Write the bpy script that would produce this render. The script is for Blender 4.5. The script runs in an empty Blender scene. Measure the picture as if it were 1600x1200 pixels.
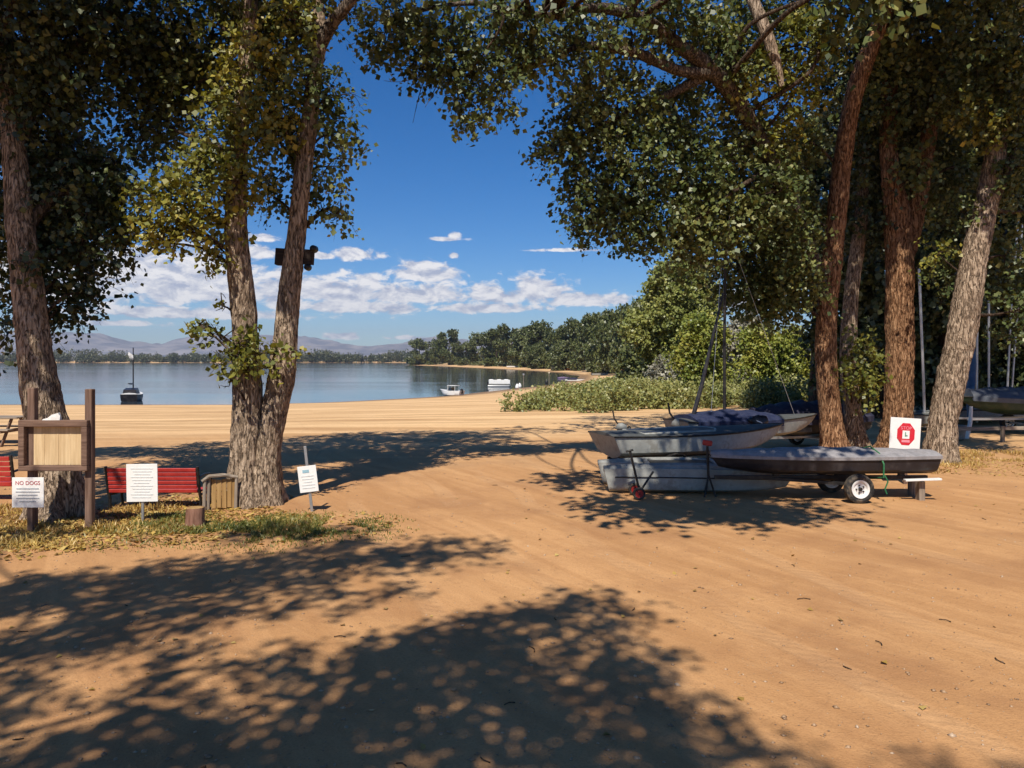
import bpy, math, random
import numpy as np
from mathutils import Vector, Matrix

R = math.radians
SC = bpy.context.scene
COL = SC.collection

# ------------------------------------------------------------------ camera
EYE = 2.3          # metres above the dirt
FPX = 1200.0       # focal length in photo pixels (photo 1600 wide)
HOR = 563.0        # photo row of the horizon
cam = bpy.data.cameras.new('camera')
cam.sensor_width = 36.0
cam.lens = 27.0
cam.shift_y = -(600 - HOR) / 1600.0
cam.clip_start = 0.1
cam.clip_end = 30000
camo = bpy.data.objects.new('camera', cam)
COL.objects.link(camo)
camo.location = (0, 0, EYE)
camo.rotation_euler = (R(90), 0, 0)
SC.camera = camo

# ------------------------------------------------------------------ light
SUN_EL, SUN_AZ = 53.0, 13.0      # shadows fall away from the camera, 13 deg to the right
to_sun = Vector((-math.sin(R(SUN_AZ)) * math.cos(R(SUN_EL)), -math.cos(R(SUN_AZ)) * math.cos(R(SUN_EL)), math.sin(R(SUN_EL))))
sun = bpy.data.lights.new('sun', 'SUN')
sun.energy = 5.0
sun.angle = R(0.53)
sun.color = (1.0, 0.93, 0.82)
suno = bpy.data.objects.new('sun', sun)
COL.objects.link(suno)
suno.location = (0, -20, 40)
suno.rotation_euler = to_sun.to_track_quat('Z', 'Y').to_euler()

SC.view_settings.view_transform = 'Standard'
SC.view_settings.look = 'None'
SC.view_settings.exposure = 0.30
SC.view_settings.gamma = 1.0
try:
    cy = SC.cycles
    cy.max_bounces = 6
    cy.diffuse_bounces = 3
    cy.glossy_bounces = 3
    cy.transmission_bounces = 3
    cy.volume_bounces = 0
    cy.transparent_max_bounces = 6
    cy.caustics_reflective = False
    cy.caustics_refractive = False
    cy.sample_clamp_indirect = 4.0
    cy.use_denoising = True
except Exception:
    pass

# ------------------------------------------------------------------ node helpers
class NT:
    def __init__(s, tree):
        s.t = tree
        s.n = tree.nodes
        s.l = tree.links
    def new(s, typ, **kw):
        nd = s.n.new(typ)
        for k, v in kw.items():
            setattr(nd, k, v)
        return nd
    def put(s, sock, v):
        if hasattr(v, 'is_linked') or isinstance(v, bpy.types.NodeSocket):
            s.l.new(v, sock)
        else:
            if isinstance(v, tuple) and len(v) == 3 and sock.type == 'RGBA':
                v = v + (1.0,)
            sock.default_value = v
    def m(s, op, a, b=None, c=None, clamp=False):
        nd = s.new('ShaderNodeMath', operation=op, use_clamp=clamp)
        s.put(nd.inputs[0], a)
        if b is not None: s.put(nd.inputs[1], b)
        if c is not None: s.put(nd.inputs[2], c)
        return nd.outputs[0]
    def vm(s, op, a, b=None):
        nd = s.new('ShaderNodeVectorMath', operation=op)
        s.put(nd.inputs[0], a)
        if b is not None: s.put(nd.inputs[1], b)
        return nd.outputs[0]
    def smooth(s, v, lo, hi, a=0.0, b=1.0):
        nd = s.new('ShaderNodeMapRange', interpolation_type='SMOOTHSTEP')
        s.put(nd.inputs[0], v); s.put(nd.inputs[1], lo); s.put(nd.inputs[2], hi)
        s.put(nd.inputs[3], a); s.put(nd.inputs[4], b)
        return nd.outputs[0]
    def noise(s, vec, scale, detail=4.0, rough=0.55, dist=0.0):
        nd = s.new('ShaderNodeTexNoise')
        if vec is not None: s.put(nd.inputs['Vector'], vec)
        s.put(nd.inputs['Scale'], scale)
        nd.inputs['Detail'].default_value = detail
        nd.inputs['Roughness'].default_value = rough
        nd.inputs['Distortion'].default_value = dist
        return nd.outputs[0]
    def mapping(s, vec, scale=(1, 1, 1), rot=(0, 0, 0), loc=(0, 0, 0)):
        nd = s.new('ShaderNodeMapping')
        s.put(nd.inputs['Vector'], vec)
        nd.inputs['Scale'].default_value = scale
        nd.inputs['Rotation'].default_value = rot
        nd.inputs['Location'].default_value = loc
        return nd.outputs[0]
    def mix(s, f, a, b, blend='MIX'):
        nd = s.new('ShaderNodeMix', data_type='RGBA', blend_type=blend)
        s.put(nd.inputs[0], f); s.put(nd.inputs[6], a); s.put(nd.inputs[7], b)
        return nd.outputs[2]
    def ramp(s, f, stops, interp='LINEAR'):
        nd = s.new('ShaderNodeValToRGB')
        cr = nd.color_ramp
        cr.interpolation = interp
        while len(cr.elements) < len(stops):
            cr.elements.new(0.5)
        for e, (p, c) in zip(cr.elements, stops):
            e.position = p
            e.color = tuple(c) + (1.0,)
        s.put(nd.inputs[0], f)
        return nd.outputs[0]
    def bump(s, h, strength=0.5, dist=0.02, normal=None):
        nd = s.new('ShaderNodeBump')
        nd.inputs['Strength'].default_value = strength
        nd.inputs['Distance'].default_value = dist
        s.put(nd.inputs['Height'], h)
        if normal is not None: s.put(nd.inputs['Normal'], normal)
        return nd.outputs[0]

# ------------------------------------------------------------------ world: sky with clouds
W = bpy.data.worlds.new('World')
SC.world = W
W.use_nodes = True
w = NT(W.node_tree)
w.n.clear()
sky = w.new('ShaderNodeTexSky', sky_type='NISHITA')
sky.sun_disc = False
sky.sun_elevation = R(SUN_EL)
sky.sun_rotation = math.atan2(to_sun.x, to_sun.y)
sky.altitude = 1600
sky.air_density = 1.0
sky.dust_density = 0.8
sky.ozone_density = 3.2
SKY_STRENGTH = 0.076
tcn = w.new('ShaderNodeTexCoord').outputs['Generated']
sep = w.new('ShaderNodeSeparateXYZ')
w.l.new(tcn, sep.inputs[0])
az = w.m('ARCTAN2', sep.outputs[0], sep.outputs[1])
el = w.m('ARCSINE', sep.outputs[2])
cmb = w.new('ShaderNodeCombineXYZ')
w.put(cmb.inputs[0], az); w.put(cmb.inputs[1], el)
ae = cmb.outputs[0]
def ang(px, py):
    a = math.atan((px - 800) / FPX)
    return a, math.atan((HOR - py) / FPX * math.cos(a))
cl_vec = w.mapping(ae, scale=(1.15, 2.3, 1.0))
n1 = w.noise(cl_vec, 26.0, 7.0, 0.62, 0.4)
cl_vec2 = w.mapping(ae, scale=(1.15, 2.3, 1.0), loc=(0.004, -0.016, 0))
n2 = w.noise(cl_vec2, 26.0, 7.0, 0.62, 0.4)
blobs = [(250, 428, 190, 50), (120, 440, 180, 52), (330, 452, 230, 46), (60, 420, 140, 40), (520, 455, 170, 34), (640, 460, 150, 28),
         (665, 428, 66, 24), (650, 415, 40, 14), (560, 398, 50, 15), (840, 455, 66, 36), (770, 463, 76, 26), (900, 470, 66, 18), (965, 468, 36, 15),
         (540, 480, 190, 16), (760, 482, 130, 12), (300, 490, 240, 13), (712, 368, 14, 8), (708, 399, 12, 8), (690, 374, 46, 5), (890, 391, 70, 4),
         (535, 525, 34, 10), (400, 395, 40, 16), (410, 372, 34, 9), (500, 400, 30, 8), (160, 505, 90, 6), (640, 528, 40, 5), (1150, 470, 120, 20), (-150, 440, 160, 50), (1400, 460, 170, 26)]
dens = None
for (bx, by, rx_, ry_) in blobs:
    a0, e0 = ang(bx, by)
    da = w.m('MULTIPLY', w.m('SUBTRACT', az, a0), FPX / rx_)
    de = w.m('MULTIPLY', w.m('SUBTRACT', el, e0), FPX / ry_)
    low = w.m('MINIMUM', de, 0.0)
    d2 = w.m('ADD', w.m('MULTIPLY', da, da), w.m('ADD', w.m('MULTIPLY', de, de), w.m('MULTIPLY', low, w.m('MULTIPLY', low, 0.9))))
    v = w.m('SUBTRACT', 1.0, w.m('SQRT', d2))
    dens = v if dens is None else w.m('MAXIMUM', dens, v)
dn = w.m('ADD', w.m('MULTIPLY', w.m('MAXIMUM', dens, -0.6), 0.80), w.m('MULTIPLY', w.m('SUBTRACT', n1, 0.52), 1.9))
cover = w.m('MULTIPLY', w.smooth(dn, 0.02, 0.36), 0.95)
lit = w.m('ADD', 0.62, w.m('MULTIPLY', w.m('SUBTRACT', n1, n2), 4.2), clamp=True)
ccol = w.mix(lit, (0.44, 0.48, 0.62), (0.98, 0.95, 0.95))
hs = w.new('ShaderNodeHueSaturation')
hs.inputs['Saturation'].default_value = 1.42
hs.inputs['Value'].default_value = 1.0
w.l.new(sky.outputs[0], hs.inputs['Color'])
bg1 = w.new('ShaderNodeBackground'); w.l.new(w.mix(1.0, hs.outputs[0], (0.88, 1.0, 1.16), 'MULTIPLY'), bg1.inputs[0]); bg1.inputs[1].default_value = SKY_STRENGTH
bg2 = w.new('ShaderNodeBackground'); w.l.new(ccol, bg2.inputs[0]); bg2.inputs[1].default_value = 0.84
mx = w.new('ShaderNodeMixShader')
w.l.new(cover, mx.inputs[0]); w.l.new(bg1.outputs[0], mx.inputs[1]); w.l.new(bg2.outputs[0], mx.inputs[2])
wo = w.new('ShaderNodeOutputWorld')
w.l.new(mx.outputs[0], wo.inputs[0])
try:
    W.cycles.sampling_method = 'MANUAL'
    W.cycles.sample_map_resolution = 1024
except Exception:
    pass

# ------------------------------------------------------------------ object helpers
def P(px, py, d):
    """photo pixel at depth d (metres along the view) -> world point"""
    return Vector(((px - 800) / FPX * d, d, EYE - (py - HOR) / FPX * d))

def tag(o, label=None, cat=None, group=None, kind=None):
    if label: o['label'] = label
    if cat: o['category'] = cat
    if group: o['group'] = group
    if kind: o['kind'] = kind
    return o

def thing(name, label, cat, loc=(0, 0, 0), rotz=0.0, group=None):
    o = bpy.data.objects.new(name, None)
    o.empty_display_size = 0.3
    COL.objects.link(o)
    o.location = loc
    o.rotation_euler = (0, 0, rotz)
    return tag(o, label, cat, group)

def link_mesh(name, me, mat, parent=None):
    o = bpy.data.objects.new(name, me)
    COL.objects.link(o)
    if mat is not None:
        me.materials.append(mat)
    if parent is not None:
        o.parent = parent
    return o

def np_mesh(name, V, F, smooth=False):
    """V (n,3) float array, F (m,k) int array with constant k"""
    V = np.asarray(V, dtype=np.float32); F = np.asarray(F, dtype=np.int32)
    me = bpy.data.meshes.new(name)
    me.vertices.add(len(V)); me.vertices.foreach_set('co', V.ravel())
    k = F.shape[1]
    me.loops.add(F.size); me.loops.foreach_set('vertex_index', F.ravel())
    me.polygons.add(len(F))
    me.polygons.foreach_set('loop_start', np.arange(0, F.size, k, dtype=np.int32))
    if smooth:
        me.polygons.foreach_set('use_smooth', np.ones(len(F), dtype=bool))
    me.update(calc_edges=True)
    return me

def copy_tree(o, parent=None):
    c = o.copy()
    COL.objects.link(c)
    if parent is not None: c.parent = parent
    for ch in list(o.children):
        copy_tree(ch, c)
    return c

class MB:
    """collects simple shapes into one mesh"""
    def __init__(s): s.v = []; s.f = []
    def add(s, vs, fs):
        b = len(s.v)
        s.v += [tuple(p) for p in vs]
        s.f += [tuple(i + b for i in f) for f in fs]
        return s
    def box(s, c, size, rot=None, bev=0.0):
        hx, hy, hz = size[0] / 2, size[1] / 2, size[2] / 2
        b = min(bev, hx * .9, hy * .9, hz * .9)
        M = rot if rot is not None else Matrix.Identity(3)
        c = Vector(c)
        if b <= 0:
            vs = [Vector((sx * hx, sy * hy, sz * hz)) for sx in (-1, 1) for sy in (-1, 1) for sz in (-1, 1)]
            fs = [(0, 1, 3, 2), (4, 6, 7, 5), (0, 4, 5, 1), (2, 3, 7, 6), (0, 2, 6, 4), (1, 5, 7, 3)]
        else:
            vs = []; fs = []
            idx = {}
            for sx in (-1, 1):
                for sy in (-1, 1):
                    for sz in (-1, 1):
                        for ax in range(3):
                            p = [sx * (hx - b), sy * (hy - b), sz * (hz - b)]
                            p[ax] = (sx * hx, sy * hy, sz * hz)[ax]
                            idx[(sx, sy, sz, ax)] = len(vs); vs.append(Vector(p))
            I = idx
            for sg in (-1, 1):
                fs.append([I[(sg, -1, -1, 0)], I[(sg, 1, -1, 0)], I[(sg, 1, 1, 0)], I[(sg, -1, 1, 0)]][::sg])
                fs.append([I[(-1, sg, -1, 1)], I[(-1, sg, 1, 1)], I[(1, sg, 1, 1)], I[(1, sg, -1, 1)]][::sg])
                fs.append([I[(-1, -1, sg, 2)], I[(1, -1, sg, 2)], I[(1, 1, sg, 2)], I[(-1, 1, sg, 2)]][::sg])
            for a in (-1, 1):
                for c2 in (-1, 1):
                    fs.append([I[(a, c2, -1, 0)], I[(a, c2, -1, 1)], I[(a, c2, 1, 1)], I[(a, c2, 1, 0)]])
                    fs.append([I[(a, -1, c2, 0)], I[(a, -1, c2, 2)], I[(a, 1, c2, 2)], I[(a, 1, c2, 0)]])
                    fs.append([I[(-1, a, c2, 1)], I[(-1, a, c2, 2)], I[(1, a, c2, 2)], I[(1, a, c2, 1)]])
            for sx in (-1, 1):
                for sy in (-1, 1):
                    for sz in (-1, 1):
                        fs.append([I[(sx, sy, sz, 0)], I[(sx, sy, sz, 1)], I[(sx, sy, sz, 2)]])
        return s.add([M @ p + c for p in vs], fs)
    def beam(s, a, b, wd, th, up=(0, 0, 1), bev=0.004):
        a, b = Vector(a), Vector(b)
        x = (b - a); L = x.length; x.normalize()
        u = Vector(up)
        y = u.cross(x)
        if y.length < 1e-4: y = Vector((0, 1, 0)).cross(x)
        y.normalize(); z = x.cross(y)
        return s.box((a + b) / 2, (L, wd, th), Matrix((x, y, z)).transposed(), bev)
    def tube(s, pts, rad, n=10, cap=True):
        pts = [Vector(p) for p in pts]
        if not hasattr(rad, '__len__'): rad = [rad] * len(pts)
        ref = None
        vs = []; fs = []
        for i, p in enumerate(pts):
            t = (pts[min(i + 1, len(pts) - 1)] - pts[max(i - 1, 0)]).normalized()
            if ref is None:
                ref = t.orthogonal().normalized()
            ref = (ref - t * ref.dot(t)).normalized()
            b = t.cross(ref)
            for k in range(n):
                a = 2 * math.pi * k / n
                vs.append(p + (ref * math.cos(a) + b * math.sin(a)) * rad[i])
        for i in range(len(pts) - 1):
            for k in range(n):
                k2 = (k + 1) % n
                fs.append((i * n + k, i * n + k2, (i + 1) * n + k2, (i + 1) * n + k))
        if cap:
            fs.append(tuple(range(n))[::-1]); fs.append(tuple((len(pts) - 1) * n + k for k in range(n)))
        return s.add(vs, fs)
    def loft(s, rings, cap=True):
        n = len(rings[0]); vs = []; fs = []
        for r in rings: vs += [Vector(p) for p in r]
        for i in range(len(rings) - 1):
            for k in range(n):
                k2 = (k + 1) % n
                fs.append((i * n + k, i * n + k2, (i + 1) * n + k2, (i + 1) * n + k))
        if cap:
            fs.append(tuple(range(n))[::-1]); fs.append(tuple((len(rings) - 1) * n + k for k in range(n)))
        return s.add(vs, fs)
    def lathe(s, prof, c=(0, 0, 0), axis='z', n=24):
        """prof: list of (radius, along)"""
        vs = []; fs = []
        for (r, h) in prof:
            for k in range(n):
                a = 2 * math.pi * k / n
                p = (r * math.cos(a), r * math.sin(a), h)
                if axis == 'y': p = (p[0], p[2], p[1])
                if axis == 'x': p = (p[2], p[0], p[1])
                vs.append(Vector(p) + Vector(c))
        for i in range(len(prof) - 1):
            for k in range(n):
                k2 = (k + 1) % n
                fs.append((i * n + k, i * n + k2, (i + 1) * n + k2, (i + 1) * n + k))
        fs.append(tuple(range(n))[::-1]); fs.append(tuple((len(prof) - 1) * n + k for k in range(n)))
        return s.add(vs, fs)
    def blob(s, c, r, seed=0, amp=0.15, nu=14, nv=9):
        rnd = random.Random(seed); ph = [rnd.uniform(0, 6) for _ in range(6)]
        vs = []; fs = []
        for i in range(nv + 1):
            th = math.pi * i / nv
            for k in range(nu):
                a = 2 * math.pi * k / nu
                q = 1 + amp * (math.sin(2 * a + ph[0]) * math.sin(th * 2 + ph[1]) + .6 * math.sin(3 * a + ph[2] + th * 3) + .4 * math.sin(5 * a + ph[3] - 4 * th))
                vs.append(Vector(c) + Vector((r[0] * q * math.sin(th) * math.cos(a), r[1] * q * math.sin(th) * math.sin(a), r[2] * q * math.cos(th))))
        for i in range(nv):
            for k in range(nu):
                k2 = (k + 1) % nu
                fs.append((i * nu + k, (i + 1) * nu + k, (i + 1) * nu + k2, i * nu + k2))
        return s.add(vs, fs)
    def build(s, name, mat, parent=None, smooth=False):
        me = bpy.data.meshes.new(name)
        me.from_pydata(s.v, [], s.f)
        if smooth:
            try: me.shade_smooth()
            except Exception: me.polygons.foreach_set('use_smooth', [True] * len(me.polygons))
            if smooth != 'all':
                try: me.set_sharp_from_angle(angle=R(38))
                except Exception: pass
        me.update()
        return link_mesh(name, me, mat, parent)

def text_part(name, body, size, mat, parent, loc, rot, align='CENTER', ext=0.0015):
    cu = bpy.data.curves.new(name, 'FONT')
    cu.body = body; cu.size = size; cu.align_x = align; cu.align_y = 'CENTER'; cu.extrude = ext
    tmp = bpy.data.objects.new(name + '_source', cu)
    COL.objects.link(tmp)
    bpy.context.view_layer.update()
    me = bpy.data.meshes.new_from_object(tmp)
    bpy.data.objects.remove(tmp)
    me.name = name
    o = link_mesh(name, me, mat, parent)
    me.materials.clear(); me.materials.append(mat)
    o.location = loc; o.rotation_euler = rot
    return o

# ------------------------------------------------------------------ noise (numpy)
def _h(ix, iy, iz, seed):
    h = (ix.astype(np.int64) * 374761393 + iy.astype(np.int64) * 668265263 + iz.astype(np.int64) * 2147483647 + seed * 1274126177) & 0xFFFFFFFF
    h = ((h ^ (h >> 13)) * 1274126177) & 0xFFFFFFFF
    h = h ^ (h >> 16)
    return (h & 0xFFFF).astype(np.float64) / 65535.0
def vnoise(x, y, z=None, seed=0):
    x = np.asarray(x, float); y = np.asarray(y, float)
    z = np.zeros_like(x) if z is None else np.asarray(z, float)
    xi, yi, zi = np.floor(x), np.floor(y), np.floor(z)
    fx, fy, fz = x - xi, y - yi, z - zi
    fx, fy, fz = fx * fx * (3 - 2 * fx), fy * fy * (3 - 2 * fy), fz * fz * (3 - 2 * fz)
    out = 0
    for dx in (0, 1):
        for dy in (0, 1):
            for dz in (0, 1):
                wgt = (fx if dx else 1 - fx) * (fy if dy else 1 - fy) * (fz if dz else 1 - fz)
                out = out + wgt * _h(xi + dx, yi + dy, zi + dz, seed)
    return out
def fbm(x, y, z=None, seed=0, octv=4):
    a, s, t = 0.5, 1.0, 0
    for i in range(octv):
        t = t + a * vnoise(np.asarray(x) * s, np.asarray(y) * s, None if z is None else np.asarray(z) * s, seed + i * 17)
        a *= 0.5; s *= 2.03
    return t

# ------------------------------------------------------------------ materials
MATS = {}
def mat(name):
    m_ = bpy.data.materials.new(name)
    m_.use_nodes = True
    t = NT(m_.node_tree)
    t.n.clear()
    out = t.new('ShaderNodeOutputMaterial')
    MATS[name] = m_
    return m_, t, out
def principled(t, out, col, rough=0.6, metal=0.0, normal=None, spec=0.4):
    b = t.new('ShaderNodeBsdfPrincipled')
    t.put(b.inputs['Base Color'], col)
    t.put(b.inputs['Roughness'], rough)
    t.put(b.inputs['Metallic'], metal)
    b.inputs['Specular IOR Level'].default_value = spec
    if normal is not None: t.put(b.inputs['Normal'], normal)
    t.l.new(b.outputs[0], out.inputs[0])
    return b
def worn(name, col, rough=0.5, metal=0.0, var=0.25, scale=6.0, dirt=(0.16, 0.11, 0.06), dirt_amt=0.25, bump=0.15, spec=0.4, bdist=0.004):
    """painted / plastic / metal surface with tone variation, dirt and slight unevenness"""
    m_, t, out = mat(name)
    oc = t.new('ShaderNodeTexCoord').outputs['Object']
    n = t.noise(oc, scale, 5, 0.6)
    n2_ = t.noise(oc, scale * 5, 3, 0.6)
    dark = tuple(c * (1 - var) for c in col); lite = tuple(min(1, c * (1 + var * .6)) for c in col)
    c = t.mix(t.smooth(n, 0.3, 0.7), dark, lite)
    c = t.mix(t.m('MULTIPLY', t.smooth(t.m('ADD', n, t.m('MULTIPLY', n2_, .4)), 0.66, 0.86), dirt_amt), c, dirt)
    r = t.m('ADD', rough, t.m('MULTIPLY', t.m('SUBTRACT', n2_, .5), .25), clamp=True)
    principled(t, out, c, r, metal, t.bump(n2_ if bdist < .01 else n, bump, bdist), spec)
    return m_
def wood(name, a, b, rough=0.8, axis=0, grain=30):
    m_, t, out = mat(name)
    oc = t.new('ShaderNodeTexCoord').outputs['Object']
    sc_ = [grain, grain, grain]; sc_[axis] = grain * 0.06
    n = t.noise(t.mapping(oc, scale=tuple(sc_)), 1.0, 5, 0.65, 0.3)
    n2_ = t.noise(oc, 3.0, 3, 0.5)
    c = t.mix(t.smooth(n, 0.3, 0.7), a, b)
    c = t.mix(t.m('MULTIPLY', n2_, 0.35), c, tuple(x * .6 for x in a))
    principled(t, out, c, rough, 0, t.bump(n, 0.4, 0.004), 0.25)
    return m_
def leafmat(name, cols, trans=0.25, var_scale=0.5):
    """leaves: colour differs leaf by leaf and branch by branch"""
    m_, t, out = mat(name)
    g = t.new('ShaderNodeNewGeometry')
    oc = t.new('ShaderNodeTexCoord').outputs['Object']
    f = t.m('ADD', t.m('MULTIPLY', g.outputs['Random Per Island'], 0.62), t.m('MULTIPLY', t.smooth(t.noise(oc, var_scale, 2, 0.5), 0.35, 0.65), 0.38))
    k = len(cols)
    c = t.ramp(f, [(i / (k - 1), cols[i]) for i in range(k)])
    d = t.new('ShaderNodeBsdfPrincipled')
    t.put(d.inputs['Base Color'], c); d.inputs['Roughness'].default_value = 0.46; d.inputs['Specular IOR Level'].default_value = 0.5
    tr = t.new('ShaderNodeBsdfTranslucent')
    t.put(tr.inputs[0], t.mix(1.0, c, (1.0, 0.95, 0.45), 'MULTIPLY'))
    mxs = t.new('ShaderNodeMixShader'); mxs.inputs[0].default_value = trans
    t.l.new(d.outputs[0], mxs.inputs[1]); t.l.new(tr.outputs[0], mxs.inputs[2])
    t.l.new(mxs.outputs[0], out.inputs[0])
    return m_
def barkmat(name, dark, mid, lite, sc=1.0):
    m_, t, out = mat(name)
    oc = t.new('ShaderNodeTexCoord').outputs['Object']
    v1 = t.mapping(oc, scale=(30 * sc, 30 * sc, 6.5 * sc))
    n = t.noise(v1, 1.0, 5, 0.62, 0.6)
    n3 = t.noise(t.mapping(oc, scale=(17 * sc, 17 * sc, 3.4 * sc), loc=(3, 7, 1)), 1.0, 3, 0.55, 0.5)
    furrow = t.smooth(t.m('ABSOLUTE', t.m('SUBTRACT', n3, 0.5)), 0.0, 0.11)
    n4 = t.noise(t.mapping(oc, scale=(60 * sc, 60 * sc, 24 * sc)), 1.0, 3, 0.6)
    big = t.noise(oc, 1.6, 3, 0.5)
    h = t.m('ADD', t.m('MULTIPLY', furrow, 0.36), t.m('ADD', t.m('MULTIPLY', t.smooth(n, 0.3, 0.7), 0.36), t.m('MULTIPLY', n4, 0.28)))
    c = t.ramp(h, [(0.22, dark), (0.5, mid), (0.85, lite)])
    c = t.mix(t.smooth(big, 0.45, 0.75, 0.0, 0.35), c, tuple(x * 0.75 for x in mid))
    principled(t, out, c, 0.9, 0, t.bump(h, 0.9, 0.05), 0.15)
    return m_

# dirt / sand -----------------------------------------------------
m_ground, t, out = mat('dirt_and_sand')
oc = t.new('ShaderNodeTexCoord').outputs['Object']
sp = t.new('ShaderNodeSeparateXYZ'); t.l.new(oc, sp.inputs[0])
warp = t.noise(oc, 0.35, 2, 0.5)
rutv = t.mapping(t.mapping(oc, rot=(0, 0, R(-30))), scale=(2.6, 0.20, 1))
rut = t.noise(t.vm('ADD', rutv, t.new('ShaderNodeCombineXYZ').outputs[0]), 1.0, 5, 0.62, 0.5)
rut2 = t.noise(t.mapping(t.mapping(oc, rot=(0, 0, R(-46))), scale=(7.5, 0.55, 1)), 1.0, 5, 0.65, 0.5)
swp = t.noise(t.mapping(oc, scale=(0.10, 0.75, 1)), 1.0, 6, 0.66, 0.6)
patch = t.noise(oc, 0.55, 5, 0.6)
grit = t.noise(oc, 55.0, 3, 0.7)
peb = t.new('ShaderNodeTexVoronoi'); t.put(peb.inputs['Vector'], oc); peb.inputs['Scale'].default_value = 26.0
peb_m = t.smooth(peb.outputs['Distance'], 0.10, 0.17, 1.0, 0.0)
wn = t.new('ShaderNodeSeparateColor'); t.l.new(peb.outputs['Color'], wn.inputs[0])
peb_m = t.m('MULTIPLY', peb_m, t.smooth(wn.outputs[0], 0.80, 0.86))
far = t.smooth(t.m('ADD', sp.outputs[1], t.m('MULTIPLY', t.m('SUBTRACT', patch, .5), 10)), 13.0, 30.0)
near_c = t.mix(t.smooth(rut, 0.30, 0.72), (0.43, 0.225, 0.094), (0.555, 0.308, 0.137))
near_c = t.mix(t.m('MULTIPLY', t.smooth(rut2, 0.5, 0.75), 0.28), near_c, (0.62, 0.37, 0.175))
near_c = t.mix(t.m('MULTIPLY', t.smooth(patch, 0.46, 0.66), 0.62), near_c, (0.34, 0.170, 0.075))
blot = t.noise(oc, 4.5, 5, 0.7)
near_c = t.mix(t.m('MULTIPLY', t.smooth(blot, 0.5, 0.7), 0.3), near_c, (0.33, 0.165, 0.07))
far_c = t.mix(t.smooth(swp, 0.32, 0.66), (0.46, 0.275, 0.125), (0.76, 0.505, 0.26))
trm = t.mapping(oc, rot=(0, 0, R(-18)))
trs = t.new('ShaderNodeSeparateXYZ'); t.l.new(trm, trs.inputs[0])
txx = t.m('ADD', trs.outputs[0], t.m('MULTIPLY', t.m('SUBTRACT', t.noise(oc, 0.16, 2, 0.5), .5), 1.6))
trk = None
for c_t in (1.4, 2.9, 4.1, 5.6, 7.4, 8.9):
    mm_ = t.smooth(t.m('ABSOLUTE', t.m('SUBTRACT', txx, c_t)), 0.09, 0.17, 1.0, 0.0)
    trk = mm_ if trk is None else t.m('MAXIMUM', trk, mm_)
trk = t.m('MULTIPLY', trk, t.smooth(t.noise(oc, 0.5, 4, 0.6), 0.36, 0.58))
tread = t.m('MULTIPLY', t.m('SINE', t.m('MULTIPLY', t.m('ADD', trs.outputs[1], t.m('MULTIPLY', t.m('ABSOLUTE', t.m('FRACT', t.m('MULTIPLY', txx, 6.0))), .12)), 42.0)), trk)
near_c = t.mix(t.m('MULTIPLY', trk, 0.20), near_c, (0.60, 0.375, 0.20))
c = t.mix(far, near_c, far_c)
c = t.mix(t.m('MULTIPLY', t.smooth(grit, 0.45, 0.72), 0.34), c, (0.20, 0.10, 0.045))
c = t.mix(t.m('MULTIPLY', peb_m, 0.7), c, t.mix(wn.outputs[1], (0.16, 0.10, 0.06), (0.62, 0.50, 0.36)))
wet = t.smooth(sp.outputs[2], -2.04, -1.86, 1.0, 0.0)
c = t.mix(t.m('MULTIPLY', wet, 0.75), c, (0.13, 0.075, 0.035))
lit_ = t.smooth(t.noise(oc, 1.3, 6, 0.7), 0.5, 0.72)
hgt = t.m('ADD', t.m('MULTIPLY', t.m('ADD', t.m('MULTIPLY', rut, 0.26), t.m('MULTIPLY', rut2, 0.14)), 1.0), t.m('ADD', t.m('MULTIPLY', grit, 0.3), t.m('MULTIPLY', blot, 0.5)))
hgt = t.m('ADD', hgt, t.m('MULTIPLY', t.m('MULTIPLY', swp, far), 2.5))
hgt = t.m('ADD', hgt, t.m('MULTIPLY', peb_m, 0.25))
hgt = t.m('ADD', hgt, t.m('ADD', t.m('MULTIPLY', trk, -0.35), t.m('MULTIPLY', tread, 0.055)))
principled(t, out, c, t.m('SUBTRACT', 0.92, t.m('MULTIPLY', wet, 0.3)), 0, t.bump(hgt, 0.55, 0.06), 0.2)

# lake water ------------------------------------------------------
m_water, t, out = mat('lake_water')
oc = t.new('ShaderNodeTexCoord').outputs['Object']
r1 = t.noise(t.mapping(oc, scale=(0.5, 1.4, 1)), 1.0, 4, 0.6)
r2 = t.noise(t.mapping(oc, scale=(0.006, 0.035, 1)), 1.0, 3, 0.5)
calm = t.smooth(r2, 0.40, 0.60, 0.12, 1.0)
bmp = t.new('ShaderNodeBump'); bmp.inputs['Distance'].default_value = 0.10
t.put(bmp.inputs['Strength'], t.m('MULTIPLY', calm, 0.2)); t.put(bmp.inputs['Height'], r1)
principled(t, out, (0.035, 0.05, 0.065), 0.06, 0, bmp.outputs[0], 0.5)

# hills ----------------------------------------------------------
m_hill, t, out = mat('haze_tinted_hills')
oc = t.new('ShaderNodeTexCoord').outputs['Object']
n = t.noise(oc, 0.004, 6, 0.65)
principled(t, out, t.mix(t.smooth(n, 0.35, 0.65), (0.10, 0.105, 0.135), (0.26, 0.235, 0.24)), 1.0, 0, None, 0.0)  # blue-grey of distance haze mixed into the hill colour

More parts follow.
